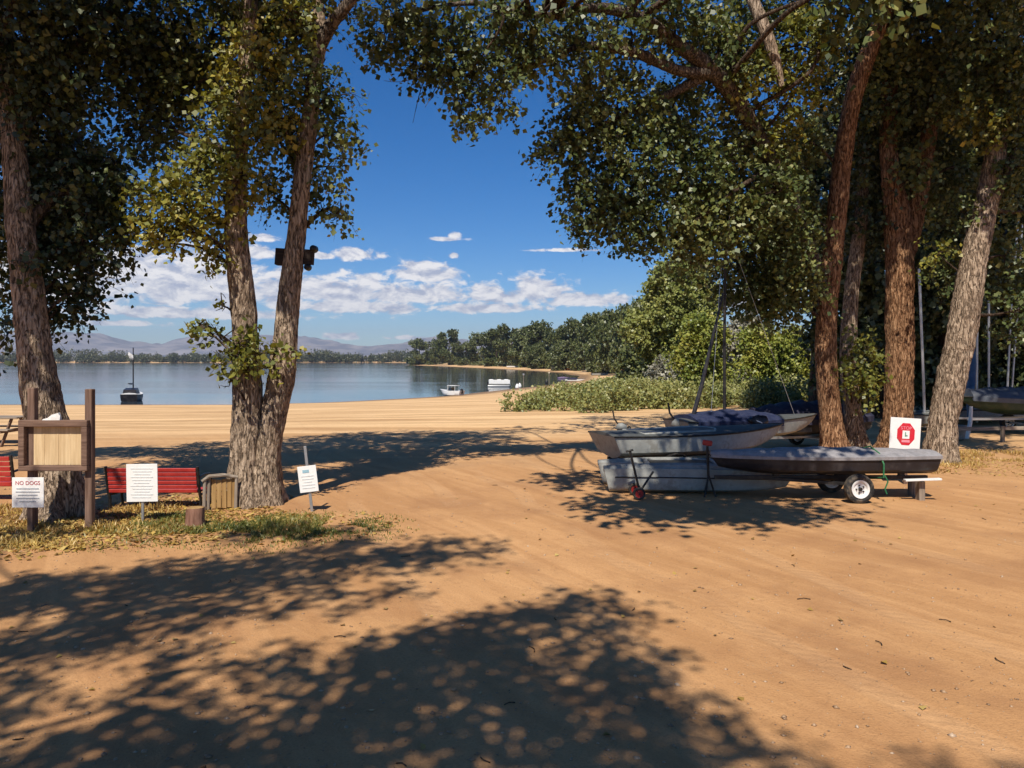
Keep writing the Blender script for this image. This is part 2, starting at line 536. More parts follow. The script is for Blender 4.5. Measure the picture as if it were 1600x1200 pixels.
M_leaf_lit = leafmat('cottonwood_leaf', [(0.036, 0.056, 0.017), (0.080, 0.108, 0.030), (0.150, 0.172, 0.048), (0.28, 0.27, 0.085)], 0.22)
M_leaf_yel = leafmat('sunlit_yellow_leaf', [(0.075, 0.095, 0.018), (0.155, 0.165, 0.028), (0.26, 0.24, 0.040), (0.42, 0.33, 0.055)], 0.28)  # yellow of the sunlit clumps put into the leaf colour
M_leaf_shade = leafmat('shade_toned_leaf', [(0.020, 0.034, 0.012), (0.038, 0.056, 0.018), (0.074, 0.095, 0.030), (0.15, 0.155, 0.05)], 0.12)  # cottonwood leaf darkened in colour for crowns that lie in shade
M_far = leafmat('far_foliage', [(0.040, 0.054, 0.017), (0.076, 0.094, 0.027), (0.13, 0.14, 0.040), (0.185, 0.175, 0.056)], 0.08, 0.12)
M_wood = leafmat('distant_foliage', [(0.022, 0.030, 0.010), (0.042, 0.052, 0.016), (0.075, 0.080, 0.026), (0.105, 0.100, 0.036)], 0.05, 0.02)
M_shrub = leafmat('willow_leaf', [(0.12, 0.145, 0.042), (0.185, 0.205, 0.058), (0.25, 0.25, 0.075), (0.33, 0.30, 0.10)], 0.15, 0.3)
M_round = leafmat('olive_tree_leaf', [(0.10, 0.128, 0.030), (0.165, 0.195, 0.045), (0.235, 0.25, 0.062), (0.31, 0.295, 0.08)], 0.15, 0.25)
M_shrub_y = leafmat('bright_shrub_leaf', [(0.090, 0.130, 0.022), (0.175, 0.215, 0.036), (0.28, 0.29, 0.05), (0.38, 0.34, 0.065)], 0.2, 0.5)
M_shrub_g = leafmat('silver_leaf', [(0.14, 0.14, 0.10), (0.22, 0.21, 0.16), (0.30, 0.28, 0.21), (0.40, 0.37, 0.29)], 0.1, 0.5)
M_grass = leafmat('dry_grass', [(0.06, 0.085, 0.016), (0.12, 0.14, 0.028), (0.22, 0.20, 0.045), (0.40, 0.31, 0.10)], 0.2, 1.2)
M_litter = leafmat('fallen_leaf', [(0.16, 0.09, 0.03), (0.30, 0.18, 0.05), (0.48, 0.32, 0.08), (0.55, 0.42, 0.16)], 0.1, 1.0)
M_bark = barkmat('grey_bark', (0.048, 0.034, 0.024), (0.30, 0.215, 0.145), (0.60, 0.46, 0.33))
M_bark_red = barkmat('reddish_bark', (0.040, 0.019, 0.010), (0.25, 0.125, 0.062), (0.52, 0.31, 0.17))
M_bark_limb = barkmat('limb_bark', (0.022, 0.016, 0.012), (0.11, 0.082, 0.06), (0.27, 0.21, 0.155))
M_bark_dark = barkmat('dark_bark', (0.018, 0.012, 0.009), (0.07, 0.045, 0.03), (0.15, 0.105, 0.07))

M_white = worn('white_paint', (0.78, 0.77, 0.74), 0.45, 0, .08, 5, (.35, .28, .2), .3)
M_signw = worn('sign_white', (0.82, 0.81, 0.78), 0.4, 0, .06, 7, (.5, .42, .33), .18, .05)
M_hullw = worn('weathered_white_gelcoat', (0.37, 0.375, 0.345), 0.6, 0, .28, 3, (.16, .14, .11), .6)
M_hullg = worn('grey_gelcoat', (0.26, 0.265, 0.25), 0.6, 0, .3, 3, (.14, .13, .11), .6)
M_deck = worn('deck_grey', (0.085, 0.09, 0.085), 0.7, 0, .25, 4, (.10, .09, .07), .5)
M_black = worn('black_metal', (0.018, 0.017, 0.017), 0.45, 0.2, .3, 8, (.10, .08, .06), .3)
M_rubber = worn('rubber', (0.025, 0.024, 0.023), 0.85, 0, .3, 10, (.16, .12, .08), .6)
M_steel = worn('galvanised_steel', (0.52, 0.52, 0.51), 0.42, 0.75, .2, 12, (.2, .15, .1), .3)
M_alu = worn('mast_aluminium', (0.44, 0.44, 0.45), 0.35, 0.6, .15, 4, (.3, .27, .22), .3)
M_dkmast = worn('dark_mast', (0.022, 0.02, 0.02), 0.5, 0.2, .25, 4, (.12, .1, .08), .3)
M_cover = worn('grey_boat_cover', (0.30, 0.285, 0.29), 0.75, 0, .35, 4, (.13, .11, .10), .5, .5, bdist=.02)
M_darkhull = worn('dark_hull', (0.020, 0.018, 0.022), 0.4, 0, .3, 4, (.08, .07, .06), .3)
M_blue = worn('blue_cover', (0.014, 0.022, 0.065), 0.85, 0, .35, 6, (.06, .055, .05), .3, .5, bdist=.03)
M_purple = worn('navy_cover', (0.020, 0.020, 0.045), 0.7, 0, .35, 5, (.08, .07, .07), .3, .4)
M_slate = worn('slate_cover', (0.085, 0.095, 0.115), 0.5, 0, .35, 4, (.12, .11, .1), .3, .4)
M_green = worn('green_hull', (0.018, 0.045, 0.022), 0.45, 0, .3, 4, (.1, .08, .06), .3)
M_strap = worn('green_strap', (0.02, 0.16, 0.06), 0.7, 0, .25, 20)
M_red = worn('red_paint', (0.42, 0.028, 0.022), 0.5, 0, .25, 8, (.2, .06, .04), .3)
M_redsign = worn('sign_red', (0.62, 0.018, 0.035), 0.4, 0, .08, 9)
M_pink = worn('faded_pink', (0.80, 0.28, 0.33), 0.5, 0, .08, 9)
M_ink = worn('sign_ink_grey', (0.33, 0.35, 0.38), 0.6, 0, .1, 9)
M_inkblue = worn('sign_ink_blue', (0.30, 0.48, 0.56), 0.6, 0, .1, 9)
M_inkred = worn('sign_ink_red', (0.45, 0.06, 0.08), 0.6, 0, .1, 9)
M_inkgreen = worn('sign_ink_green', (0.16, 0.30, 0.20), 0.6, 0, .1, 9)
M_sky_tarp = worn('bright_blue_tarp', (0.02, 0.085, 0.20), 0.6, 0, .3, 5, (.1, .09, .08), .3, .5)
M_teal = worn('teal_tarp', (0.06, 0.26, 0.22), 0.7, 0, .3, 3)
M_cream = worn('cream_paint', (0.62, 0.52, 0.36), 0.6, 0, .15, 2)
M_terra = worn('terracotta_roof', (0.38, 0.15, 0.08), 0.8, 0, .3, 3)
M_glass = worn('dark_glass', (0.02, 0.025, 0.03), 0.08, 0, .1, 3, (.1, .1, .1), .1, 0, .6)
M_brownw = wood('brown_stained_wood', (0.115, 0.066, 0.046), (0.26, 0.165, 0.12), axis=2)
M_brownx = wood('brown_frame_wood', (0.115, 0.066, 0.046), (0.25, 0.155, 0.11), axis=0)
M_darkw = wood('shade_darkened_wood', (0.022, 0.015, 0.012), (0.06, 0.042, 0.03), axis=0)  # tree box wood, shade under the crown put into its colour
M_ply = wood('plywood_panel', (0.55, 0.38, 0.20), (0.76, 0.57, 0.33), axis=2, grain=24)
M_greyw = wood('weathered_grey_wood', (0.15, 0.115, 0.085), (0.40, 0.33, 0.26), axis=2)
M_greyx = wood('weathered_grey_rail', (0.15, 0.115, 0.085), (0.40, 0.33, 0.26), axis=0)
M_ochre = wood('ochre_plank', (0.30, 0.17, 0.06), (0.46, 0.29, 0.12), axis=2, grain=20)
M_stump = wood('reddish_stump', (0.15, 0.065, 0.04), (0.34, 0.18, 0.12), axis=2, grain=26)

# ------------------------------------------------------------------ terrain
WL = -2.1
LAKE = np.array([(-2600, 420), (-1200, 250), (-420, 118), (-180, 90), (-51, 76.5), (-27, 76.5), (-20, 80), (-12, 89), (-7.9, 95), (0, 117), (7, 139), (13.5, 170), (18.5, 211),
                 (17.6, 264), (8, 320), (-13.5, 406), (-51, 556), (-102, 723), (-90, 800), (10, 900), (300, 1050), (300, 1250), (-150, 1330), (-700, 1300), (-1300, 1330), (-2600, 1250)], float)
def lake_sd(x, y):
    """signed distance to the shore, positive on land"""
    x = np.asarray(x, float); y = np.asarray(y, float)
    d2 = np.full(x.shape, 1e18); inside = np.zeros(x.shape, bool)
    n = len(LAKE)
    for i in range(n):
        ax, ay = LAKE[i]; bx, by = LAKE[(i + 1) % n]
        ex, ey = bx - ax, by - ay
        tt = np.clip(((x - ax) * ex + (y - ay) * ey) / (ex * ex + ey * ey), 0, 1)
        d2 = np.minimum(d2, (x - ax - tt * ex) ** 2 + (y - ay - tt * ey) ** 2)
        cr = ((ay > y) != (by > y)) & (x < ex * (y - ay) / (ey if abs(ey) > 1e-9 else 1e-9) + ax)
        inside ^= cr
    d = np.sqrt(d2)
    return np.where(inside, -d, d)
def ground(x, y):
    x = np.asarray(x, float); y = np.asarray(y, float)
    s = lake_sd(x, y) + (fbm(x * .06, y * .06, seed=3) - .47) * 2.2 * np.clip((y - 60) / 40, 0, 1)
    u = np.clip(s / 56.0, 0, 1)
    z = np.where(s > 0, WL + 2.1 * (1 - (1 - u) ** 1.12), WL + np.maximum(s * 0.05, -3.0))
    near = np.clip(1 - np.hypot(x, y - 5) / 60.0, 0, 1)
    rx = x * math.cos(R(30)) + y * math.sin(R(30)); ry = -x * math.sin(R(30)) + y * math.cos(R(30))
    z = z + near * ((fbm(x * .35, y * .35, seed=5) - .47) * 0.10 + (fbm(rx * 1.7, ry * .18, seed=8) - .47) * 0.04 + (fbm(x * 2.6, y * 2.6, seed=9) - .47) * 0.022)
    bch = np.clip((y - 18) / 8, 0, 1) * np.clip((80 - y) / 20, 0, 1)
    z = z + bch * (fbm(x * .10, y * .5, seed=21) - .47) * 0.16
    return z
def gz(x, y):
    return float(ground(np.array([x]), np.array([y]))[0])
def geo_axis(neg, pos, a, k):
    """spacing that grows away from zero"""
    out_ = [0.0]; s = a
    while out_[-1] < pos: out_.append(out_[-1] + s); s *= k
    o2 = [0.0]; s = a
    while o2[-1] > -neg: o2.append(o2[-1] - s); s *= k
    return np.array(o2[:0:-1] + out_)
gx = geo_axis(9500, 9500, 0.10, 1.028)
gy = np.concatenate([-geo_axis(0, 60, 0.3, 1.05)[:0:-1], geo_axis(0, 9800, 0.10, 1.0235)])
GX, GY = np.meshgrid(gx, gy)
GZ = ground(GX.ravel(), GY.ravel())
nx, ny = len(gx), len(gy)
ii = (np.arange(ny - 1)[:, None] * nx + np.arange(nx - 1)[None, :]).ravel()
me = np_mesh('ground', np.stack([GX.ravel(), GY.ravel(), GZ], 1), np.stack([ii, ii + 1, ii + nx + 1, ii + nx], 1), True)
tag(link_mesh('ground', me, m_ground), kind='structure')

wm = MB().add([(-2900, 40, WL), (500, 40, WL), (500, 1420, WL), (-2900, 1420, WL)], [(0, 1, 2, 3)])
tag(wm.build('lake_water', m_water), kind='structure')

hx = np.linspace(-9000, 9000, 340); hy = np.linspace(5600, 9400, 70)
HX, HY = np.meshgrid(hx, hy)
ridge = 1 - np.abs(2 * fbm(HX / 1500, HY / 1900, seed=40, octv=5) - 0.95)
rough = fbm(HX / 420, HY / 420, seed=44, octv=4)
env = np.clip((HY - 5600) / 1300, 0, 1) * (0.55 + 0.45 * np.clip((HY - 6800) / 1500, 0, 1))
amp = 225 + 80 * np.clip((-1200 - HX) / 2500, 0, 1) - 95 * np.clip((HX + 600) / 1500, 0, 1)
HZ = env * (amp * (ridge ** 1.6) + 120 * (rough - .35)) - 3
hm = np_mesh('hills', np.stack([HX.ravel(), HY.ravel(), HZ.ravel()], 1),
             (lambda i_: np.stack([i_, i_ + 1, i_ + 341, i_ + 340], 1))((np.arange(69)[:, None] * 340 + np.arange(339)[None, :]).ravel()), True)
tag(link_mesh('hills', hm, m_hill), kind='structure')

# ------------------------------------------------------------------ foliage
def leaf_mesh(name, clumps, leaf, tw_len, npt, seed, droop=0.35, shape='kite', jit=0.06, up=0.35, twigs=None):
    """clumps: (centre, (rx,ry,rz), number of twigs). Leaves sit along many short twigs."""
    rg = np.random.default_rng(seed)
    S, D, Ls = [], [], []
    for (c_, r_, n_) in clumps:
        n_ = max(1, int(n_))
        v = rg.normal(size=(n_, 3)); v /= np.linalg.norm(v, axis=1)[:, None]
        rad = rg.uniform(0.10, 1.0, n_) ** 0.55
        S.append(np.array(c_) + v * rad[:, None] * np.array(r_) * 0.85)
        d = v * 0.8 + rg.normal(size=(n_, 3)) * 0.55 + np.array([0, 0, -0.15])
        D.append(d / np.linalg.norm(d, axis=1)[:, None])
        Ls.append(tw_len * rg.uniform(0.5, 1.25, n_) * min(1.0, (min(r_) / 0.45) ** 0.6))
    S = np.concatenate(S); D = np.concatenate(D); Ls = np.concatenate(Ls)
    tt = (np.arange(npt) + 0.5) / npt
    p = S[:, None, :] + D[:, None, :] * (Ls[:, None] * tt)[..., None]
    p[..., 2] -= droop * Ls[:, None] * tt ** 2
    if twigs is not None:
        q = np.stack([S, S + D * (Ls * .5)[:, None] - np.array([0, 0, 1.0]) * (droop * Ls * .25)[:, None], S + D * Ls[:, None] - np.array([0, 0, 1.0]) * (droop * Ls)[:, None]], 1)
        e1 = np.cross(D, np.array([.3, .5, .81])); e1 /= np.linalg.norm(e1, axis=1)[:, None] + 1e-9
        e2 = np.cross(D, e1)
        vt = []
        for k_, rr_ in ((0, .0065), (1, .0045), (2, .0015)):
            for a_ in (0, 2.094, 4.189):
                vt.append(q[:, k_] + (e1 * math.cos(a_) + e2 * math.sin(a_)) * rr_)
        vt = np.stack(vt, 1)
        fq = np.array([[0, 1, 4, 3], [1, 2, 5, 4], [2, 0, 3, 5], [3, 4, 7, 6], [4, 5, 8, 7], [5, 3, 6, 8]])
        twigs.append((vt.reshape(-1, 3), (np.arange(len(S))[:, None, None] * 9 + fq[None]).reshape(-1, 4)))
    p = p + rg.normal(size=p.shape) * jit
    p = p.reshape(-1, 3); n = len(p)
    a = rg.normal(size=(n, 3)) + np.repeat(D, npt, 0) * 0.5 + np.array([0, 0, -0.55])
    a /= np.linalg.norm(a, axis=1)[:, None]
    nn = rg.normal(size=(n, 3)) * .85 + np.array([-.12, -0.55, .45 + up * .6])
    b = np.cross(nn, a); b /= np.linalg.norm(b, axis=1)[:, None] + 1e-9
    nn = np.cross(a, b)
    sz = leaf * rg.choice([.6, .8, 1.0, 1.15, 1.35], n)[:, None] * rg.uniform(0.85, 1.15, n)[:, None]
    wd = 0.46 if shape == 'kite' else 0.5
    if shape == 'slim': wd = 0.16
    fold = nn * sz * 0.10
    V = np.stack([p, p + a * sz * 0.42 + b * sz * wd + fold, p + a * sz, p + a * sz * 0.42 - b * sz * wd + fold], 1).reshape(-1, 3)
    F = np.arange(n * 4).reshape(n, 4)
    return V, F

def spline(pts, step):
    """Catmull-Rom through rows (x,y,z,r)"""
    pts = np.array(pts, float)
    ext = np.vstack([2 * pts[0] - pts[1], pts, 2 * pts[-1] - pts[-2]])
    out_ = []
    for i in range(1, len(ext) - 2):
        p0, p1, p2, p3 = ext[i - 1], ext[i], ext[i + 1], ext[i + 2]
        m_ = max(2, int(np.linalg.norm((p2 - p1)[:3]) / step))
        for k in range(m_):
            u = k / m_
            out_.append(0.5 * ((2 * p1) + (-p0 + p2) * u + (2 * p0 - 5 * p1 + 4 * p2 - p3) * u * u + (-p0 + 3 * p1 - 3 * p2 + p3) * u ** 3))
    out_.append(pts[-1])
    out_ = np.array(out_)
    out_[:, 3] = np.maximum(out_[:, 3], 0.004)
    return out_

def bark_tube(path, sides, step, rough=0.1, seed=0, flare=0.0, base_z=None):
    s = spline(path, step)
    C, r = s[:, :3], s[:, 3]
    T = np.gradient(C, axis=0); T /= np.linalg.norm(T, axis=1)[:, None] + 1e-9
    ref = np.cross(T[0], [0.0, 1.0, 0.1]); ref /= np.linalg.norm(ref)
    th = np.linspace(0, 2 * math.pi, sides, endpoint=False)
    rings = []
    for i in range(len(C)):
        ref = ref - T[i] * ref.dot(T[i]); ref /= np.linalg.norm(ref) + 1e-9
        b = np.cross(T[i], ref)
        rings.append(np.outer(np.cos(th), ref) + np.outer(np.sin(th), b))
    Dv = np.array(rings)
    Q = C[:, None, :] + Dv * r[:, None, None]
    k = 19.0
    n = vnoise(Q[..., 0] * k, Q[..., 1] * k, Q[..., 2] * 4.2, seed)
    n2_ = vnoise(Q[..., 0] * 40, Q[..., 1] * 40, Q[..., 2] * 14, seed + 5)
    rid = 1 - np.abs(2 * n - 1)
    big = vnoise(Q[..., 0] * 2.2, Q[..., 1] * 2.2, Q[..., 2] * 1.1, seed + 9) - .5
    disp = 1 + 0.8 * rough * ((0.5 - rid) * 1.1 + (n2_ - .5) * .7) + 0.16 * big * min(1, rough * 10)
    if flare > 0:
        hgt_ = np.maximum(C[:, 2] - (C[0, 2] if base_z is None else base_z), 0)
        e = np.exp(-hgt_ / 0.38)[:, None]
        lob = 0.75 + 0.45 * np.sin(th * 5 + seed)[None, :] + .25 * np.sin(th * 3 + seed * 2)[None, :]
        disp = disp * (1 + flare * e * lob)
    Q = C[:, None, :] + Dv * (r[:, None] * disp)[..., None]
    N = len(C)
    i0 = (np.arange(N - 1)[:, None] * sides + np.arange(sides)[None, :])
    i1 = (np.arange(N - 1)[:, None] * sides + (np.arange(sides)[None, :] + 1) % sides)
    F = np.stack([i0, i1, i1 + sides, i0 + sides], -1).reshape(-1, 4)
    return Q.reshape(-1, 3), F, s

def merge(parts):
    V, F, b = [], [], 0
    for v, f in parts:
        V.append(v); F.append(f + b); b += len(v)
    return np.concatenate(V), np.concatenate(F)

def pxclump(px, py, d, rx, ry, dens=1.0, rd=None):
    """an ellipsoid of foliage seen at that place; real size follows from its distance"""
    k = d / FPX
    c_ = P(px, py, d); r_ = (rx * k, (rd if rd else (rx + ry) / 2 * k * 1.1), ry * k)
    return (c_, r_, dens * 62 * (r_[0] * r_[2]) / 0.36)

def shade_at(px, py, d, dh, r_, dens=1.0):
    """foliage higher up on the sun's side of a place, out of the picture, that keeps it in shade"""
    c_ = P(px, py, d) + to_sun * (dh / to_sun.z)
    return (c_, (r_, r_, r_ * .7), dens * 30 * r_ * r_ / .36)

def shade_clump(px, py, rpx, rpy, h, dens):  # unseen foliage placed so its shadow falls on the given ground spot
    d = EYE * FPX / (py - HOR)
    x = (px - 800) / FPX * d
    rx_ = rpx / FPX * d; ry_ = rpy / FPX * d * d / EYE
    k = h / math.tan(R(SUN_EL))
    c_ = Vector((x - k * math.sin(R(SUN_AZ)), d - k * math.cos(R(SUN_AZ)), h))
    return (c_, (rx_, max(.35, min(ry_, 1.6)) * .9, 0.55), dens * 40 * rx_ * max(.35, min(ry_, 1.6)) / .36)

def tree(name, label, base, stems, clump_sets, bark, group=None, seed=1, twig_r=0.035, cat='tree'):
    """stems: list of (path rows (x,y,z,r), sides, step, rough, flare); clump_sets: list of (part, clumps, leaf, twig length, leaves per twig, material)"""
    root = thing(name, label, cat, base, 0, group)
    B = np.array(base)
    tr, samples = [], []
    for i, (path, sides, step, rough, flare) in enumerate(stems):
        v, f, s = bark_tube(path, sides, step, rough, seed + i * 3, flare, base[2])
        samples.append(s)
        if flare == 0 and sides <= 32:
            link_mesh('limb', np_mesh('limb', v - B, f, True), M_bark_limb, root)
        else:
            tr.append((v - B, f))
    V, F = merge(tr)
    link_mesh('trunk', np_mesh('trunk', V, F, True), bark, root)
    smp = np.concatenate(samples)
    rg = np.random.default_rng(seed + 100)
    br = []
    for (part, clumps, leaf, tl, npt, lm) in clump_sets:
        V, F = leaf_mesh(part, clumps, leaf, tl, npt, seed + len(part), twigs=br if leaf <= .11 else None)
        link_mesh(part, np_mesh(part, V - B, F), lm, root)
        for (c_, r_, n_) in clumps:
            c_ = np.array(c_)
            dd = np.linalg.norm(smp[:, :3] - c_ + np.array([0, 0, 0.5]), axis=1) + 0.04 / np.maximum(smp[:, 3], .004)
            q = smp[np.argmin(dd)]
            L = np.linalg.norm(q[:3] - c_)
            r0 = min(q[3] * .6, twig_r * (0.6 + 0.35 * L))
            mid = (q[:3] + c_) / 2 + rg.normal(size=3) * 0.12 * L + np.array([0, 0, 0.10 * L])
            br.append(bark_tube([tuple(q[:3]) + (r0,), tuple(mid) + (r0 * .7,), tuple(c_) + (r0 * .4,)], 6, 0.25, 0.0, seed)[:2])
            nsub = 3 if max(r_) < 1.0 else 5
            for k in range(nsub):
                dv = rg.normal(size=3); dv /= np.linalg.norm(dv)
                e = c_ + dv * np.array(r_) * 0.95
                m2 = (c_ + e) / 2 + rg.normal(size=3) * .06
                br.append(bark_tube([tuple(c_) + (r0 * .4,), tuple(m2) + (r0 * .28,), tuple(e) + (0.004,)], 5, 0.25, 0.0, seed)[:2])
    V, F = merge(br)
    link_mesh('branches', np_mesh('branches', V - B, F, True), M_bark_dark, root)
    return root

def stem_px(rows):
    """rows of (px, py, depth, radius in metres)"""
    return [tuple(P(a, b, d)) + (r,) for (a, b, d, r) in rows]

# ---- foreground trees on the left
zA = gz(-6.74, 11.4)
A_path = [(-6.74, 11.4, zA - .25, .42)] + stem_px([(84, 720, 11.4, .40), (62, 600, 11.4, .345), (44, 460, 11.45, .30), (31, 340, 11.5, .255), (18, 200, 11.6, .20), (2, 100, 11.7, .17), (-18, -60, 11.8, .15), (-30, -320, 11.9, .11), (20, -620, 12, .05)])
A_path = [(a, b, c, r * (0.76)) for (a, b, c, r) in A_path]
A_limb = stem_px([(20, 240, 11.6, .12), (70, 130, 11.9, .095), (150, 40, 12.2, .08), (240, -80, 12.6, .05)])
A_limb2 = stem_px([(36, 360, 11.5, .10), (95, 300, 11.8, .07), (130, 330, 12.0, .05), (120, 430, 12.1, .03)])
A_in = [pxclump(*q) for q in [(110, 50, 12.2, 120, 80, 1.5), (30, 60, 11.6, 100, 90, 1.5), (60, 170, 11.9, 80, 70, 1.4), (200, 40, 12.6, 90, 65, 1.5), (255, 100, 13.2, 70, 70, 1.3), (120, 125, 12.0, 60, 40, 1.0),
    (130, 290, 12.0, 65, 60, 1.8), (140, 360, 12.1, 60, 55, 1.8), (100, 420, 12.0, 58, 55, 1.7), (95, 475, 12.0, 48, 30, 1.1), (135, 460, 12.1, 22, 22, .8), (20, 470, 12.2, 45, 60, 1.0), (60, 340, 12.3, 60, 70, 1.5), (180, 250, 12.4, 35, 45, 1.0), (90, 240, 12.2, 60, 40, 1.2),
    (5, 300, 12.3, 50, 80, 1.2), (215, 170, 13.0, 45, 50, 1.0), (170, 310, 12.2, 30, 40, 1.0), (10, 390, 12.4, 40, 50, 1.1), (64, 267, 15, 50, 50, 1.2), (140, 262, 15, 45, 45, 1.2), (60, 190, 15.5, 55, 50, 1.2), (120, 325, 14.6, 45, 40, 1.2), (40, 340, 15, 40, 45, 1.2), (150, 395, 14.5, 30, 35, 1.0)]]
A_off = [pxclump(*q) for q in [(40, -120, 11.8, 230, 110, .55), (170, -190, 12.5, 200, 110, .5), (-120, -40, 11.4, 130, 130, .5), (60, -340, 12.0, 260, 130, .5), (-170, 220, 11.6, 100, 160, .4), (40, -560, 12.0, 200, 120, .5), (240, -360, 13.5, 160, 120, .45)]]
A_off = [(c, r, n * .6) for (c, r, n) in A_off] + [shade_at(*q) for q in [(50, 470, 11.4, 4.6, .8, 1.0), (36, 360, 11.5, 4.6, .9, 1.1), (20, 220, 11.6, 4.2, 1.0, 1.1), (60, 560, 11.4, 5.5, .6, .8), (100, 300, 12, 4.5, 1.1, 1.0), (100, 440, 12, 5, 1.0, 1.0), (150, 120, 12.3, 4, 1.2, .9)]] + [shade_clump(*q) for q in [(60, 708, 90, 8, 9.8, 1.0), (180, 705, 90, 8, 9.8, 1.0)]]
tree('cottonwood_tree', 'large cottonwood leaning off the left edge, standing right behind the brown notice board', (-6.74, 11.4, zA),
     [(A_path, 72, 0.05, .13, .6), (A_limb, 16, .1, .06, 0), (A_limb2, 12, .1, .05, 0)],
     [('crown', A_in, .088, .55, 15, M_leaf_shade), ('upper_crown', A_off, .15, .7, 10, M_leaf_shade)], M_bark, 'big cottonwoods round the landing', 11)

zB = gz(-4.18, 12.4)
B_l = [(-4.28, 12.4, zB - .25, .40)] + stem_px([(386, 700, 12.4, .315), (387, 600, 12.38, .275), (380, 480, 12.3, .245), (370, 380, 12.2, .225), (370, 290, 12.15, .195), (377, 190, 12.1, .165), (386, 90, 12.1, .14), (396, -60, 12.1, .115), (410, -300, 12.2, .08), (400, -620, 12.3, .03)])
B_l = [(a, b, c, r * (0.82)) for (a, b, c, r) in B_l]
B_r = [(-4.02, 12.45, zB - .25, .40)] + stem_px([(418, 700, 12.45, .30), (440, 590, 12.45, .285), (450, 480, 12.5, .25), (460, 390, 12.5, .215), (472, 280, 12.5, .195), (483, 190, 12.55, .18), (494, 100, 12.6, .165), (500, 55, 12.6, .15), (494, -40, 12.7, .11), (480, -250, 12.8, .09), (500, -560, 12.9, .03)])
B_r = [(a, b, c, r * (0.74)) for (a, b, c, r) in B_r]
B_f = stem_px([(499, 70, 12.6, .13), (520, 35, 12.5, .105), (548, 0, 12.4, .09), (600, -80, 12.3, .075), (680, -240, 12.2, .05)])
B_s = stem_px([(390, 590, 12.35, .05), (370, 560, 12.0, .03), (335, 525, 11.9, .018), (305, 500, 11.9, .008)])
B_in = [pxclump(*q) for q in [(330, 55, 12.8, 110, 60, 1.5), (440, 40, 12.9, 75, 55, 1.5), (250, 190, 13.2, 60, 60, 1.1), (300, 130, 13.0, 70, 60, 1.5), (410, 150, 12.5, 45, 60, 1.4), (440, 230, 12.9, 42, 60, 1.3), (425, 305, 12.7, 26, 28, 1.0),
    (525, 150, 12.7, 34, 36, 1.1), (532, 205, 12.7, 28, 42, 1.1), (512, 260, 12.8, 34, 42, 1.0), (528, 325, 12.8, 24, 24, .9), (470, 120, 12.4, 40, 50, 1.2), (505, 330, 12.8, 20, 22, .7), (540, 20, 12.9, 30, 25, .5), (400, 0, 12.4, 90, 40, 1.4)]]
B_yel = [pxclump(*q) for q in [(310, 290, 11.9, 62, 52, 1.4), (262, 310, 11.9, 50, 52, 1.2), (300, 355, 11.95, 62, 34, 1.2), (345, 230, 11.9, 52, 48, 1.4), (375, 165, 11.9, 55, 50, 1.3), (400, 90, 11.9, 52, 45, 1.2), (340, 385, 12.0, 28, 22, 1.0), (225, 350, 12.1, 28, 30, .9), (440, 185, 12.0, 32, 40, 1.0), (455, 15, 12.0, 40, 28, 1.1), (390, 270, 11.8, 32, 42, .9), (265, 380, 12.1, 30, 18, .7)]]
B_sprig = [pxclump(*q) for q in [(345, 530, 12.0, 36, 36, .75), (312, 508, 11.9, 24, 20, .6), (388, 560, 11.9, 30, 34, 1.1), (432, 552, 12.0, 26, 22, .9), (360, 590, 12.0, 20, 20, .6), (348, 478, 12.0, 13, 14, .6), (390, 525, 11.95, 20, 22, .7), (365, 555, 11.9, 26, 24, .7)]]
B_off = [pxclump(*q) for q in [(420, -110, 12.6, 260, 90, .55), (320, -280, 12.6, 260, 130, .5), (560, -230, 12.4, 160, 120, .4), (430, -470, 12.5, 260, 140, .5), (450, -660, 12.5, 180, 90, .5), (380, -230, 14.5, 240, 130, .5)]]
B_off = [(c, r, n * .7) for (c, r, n) in B_off] + [shade_at(*q) for q in [(457, 440, 12.5, 5.2, .38, 1.6), (463, 380, 12.5, 5.0, .4, 2.0), (468, 320, 12.5, 4.8, .4, 2.0), (475, 260, 12.5, 4.6, .4, 2.0), (482, 200, 12.5, 4.4, .35, 1.2), (300, 80, 13, 4, 1.2, 1.0)]]
tree('cottonwood_tree', 'twin-stemmed cottonwood beside the red bench, a wooden box fixed high on its right stem', (-4.18, 12.4, zB),
     [(B_l, 64, 0.05, .13, .42), (B_r, 64, 0.05, .13, .42), (B_f, 20, .08, .08, 0), (B_s, 6, .1, 0, 0)],
     [('crown', B_in, .085, .5, 15, M_leaf_lit), ('sun_toned_foliage', B_yel, .085, .48, 15, M_leaf_yel), ('low_sprig', B_sprig, .085, .40, 12, M_leaf_yel), ('upper_crown', B_off, .13, .45, 12, M_leaf_lit)], M_bark, 'big cottonwoods round the landing', 23)

# ---- foreground trees on the right
def base_at(px, d):
    x = (px - 800) / FPX * d
    return x, d, gz(x, d)
bx, by, bz = base_at(1306, 18.6)
T1 = [(bx, by, bz - .25, .42)] + stem_px([(1297, 640, 18.6, .335), (1290, 540, 18.5, .33), (1297, 430, 18.4, .315), (1308, 330, 18.3, .30), (1318, 240, 18.2, .28), (1334, 150, 18.1, .27), (1362, 70, 18, .26), (1392, -10, 17.9, .24), (1430, -180, 17.6, .18), (1450, -420, 17.4, .08)])
T1 = [(a, b, c, r * (0.76)) for (a, b, c, r) in T1]
T1_limb = stem_px([(1290, 470, 18.5, .20), (1245, 340, 17.9, .20), (1205, 255, 17.2, .19), (1160, 170, 16.6, .185), (1110, 108, 16.0, .175), (1060, 70, 15.6, .15), (1000, 28, 15.2, .12), (930, 12, 14.9, .095), (850, 25, 14.5, .075), (740, 5, 14.2, .05), (640, 20, 14.0, .025)])
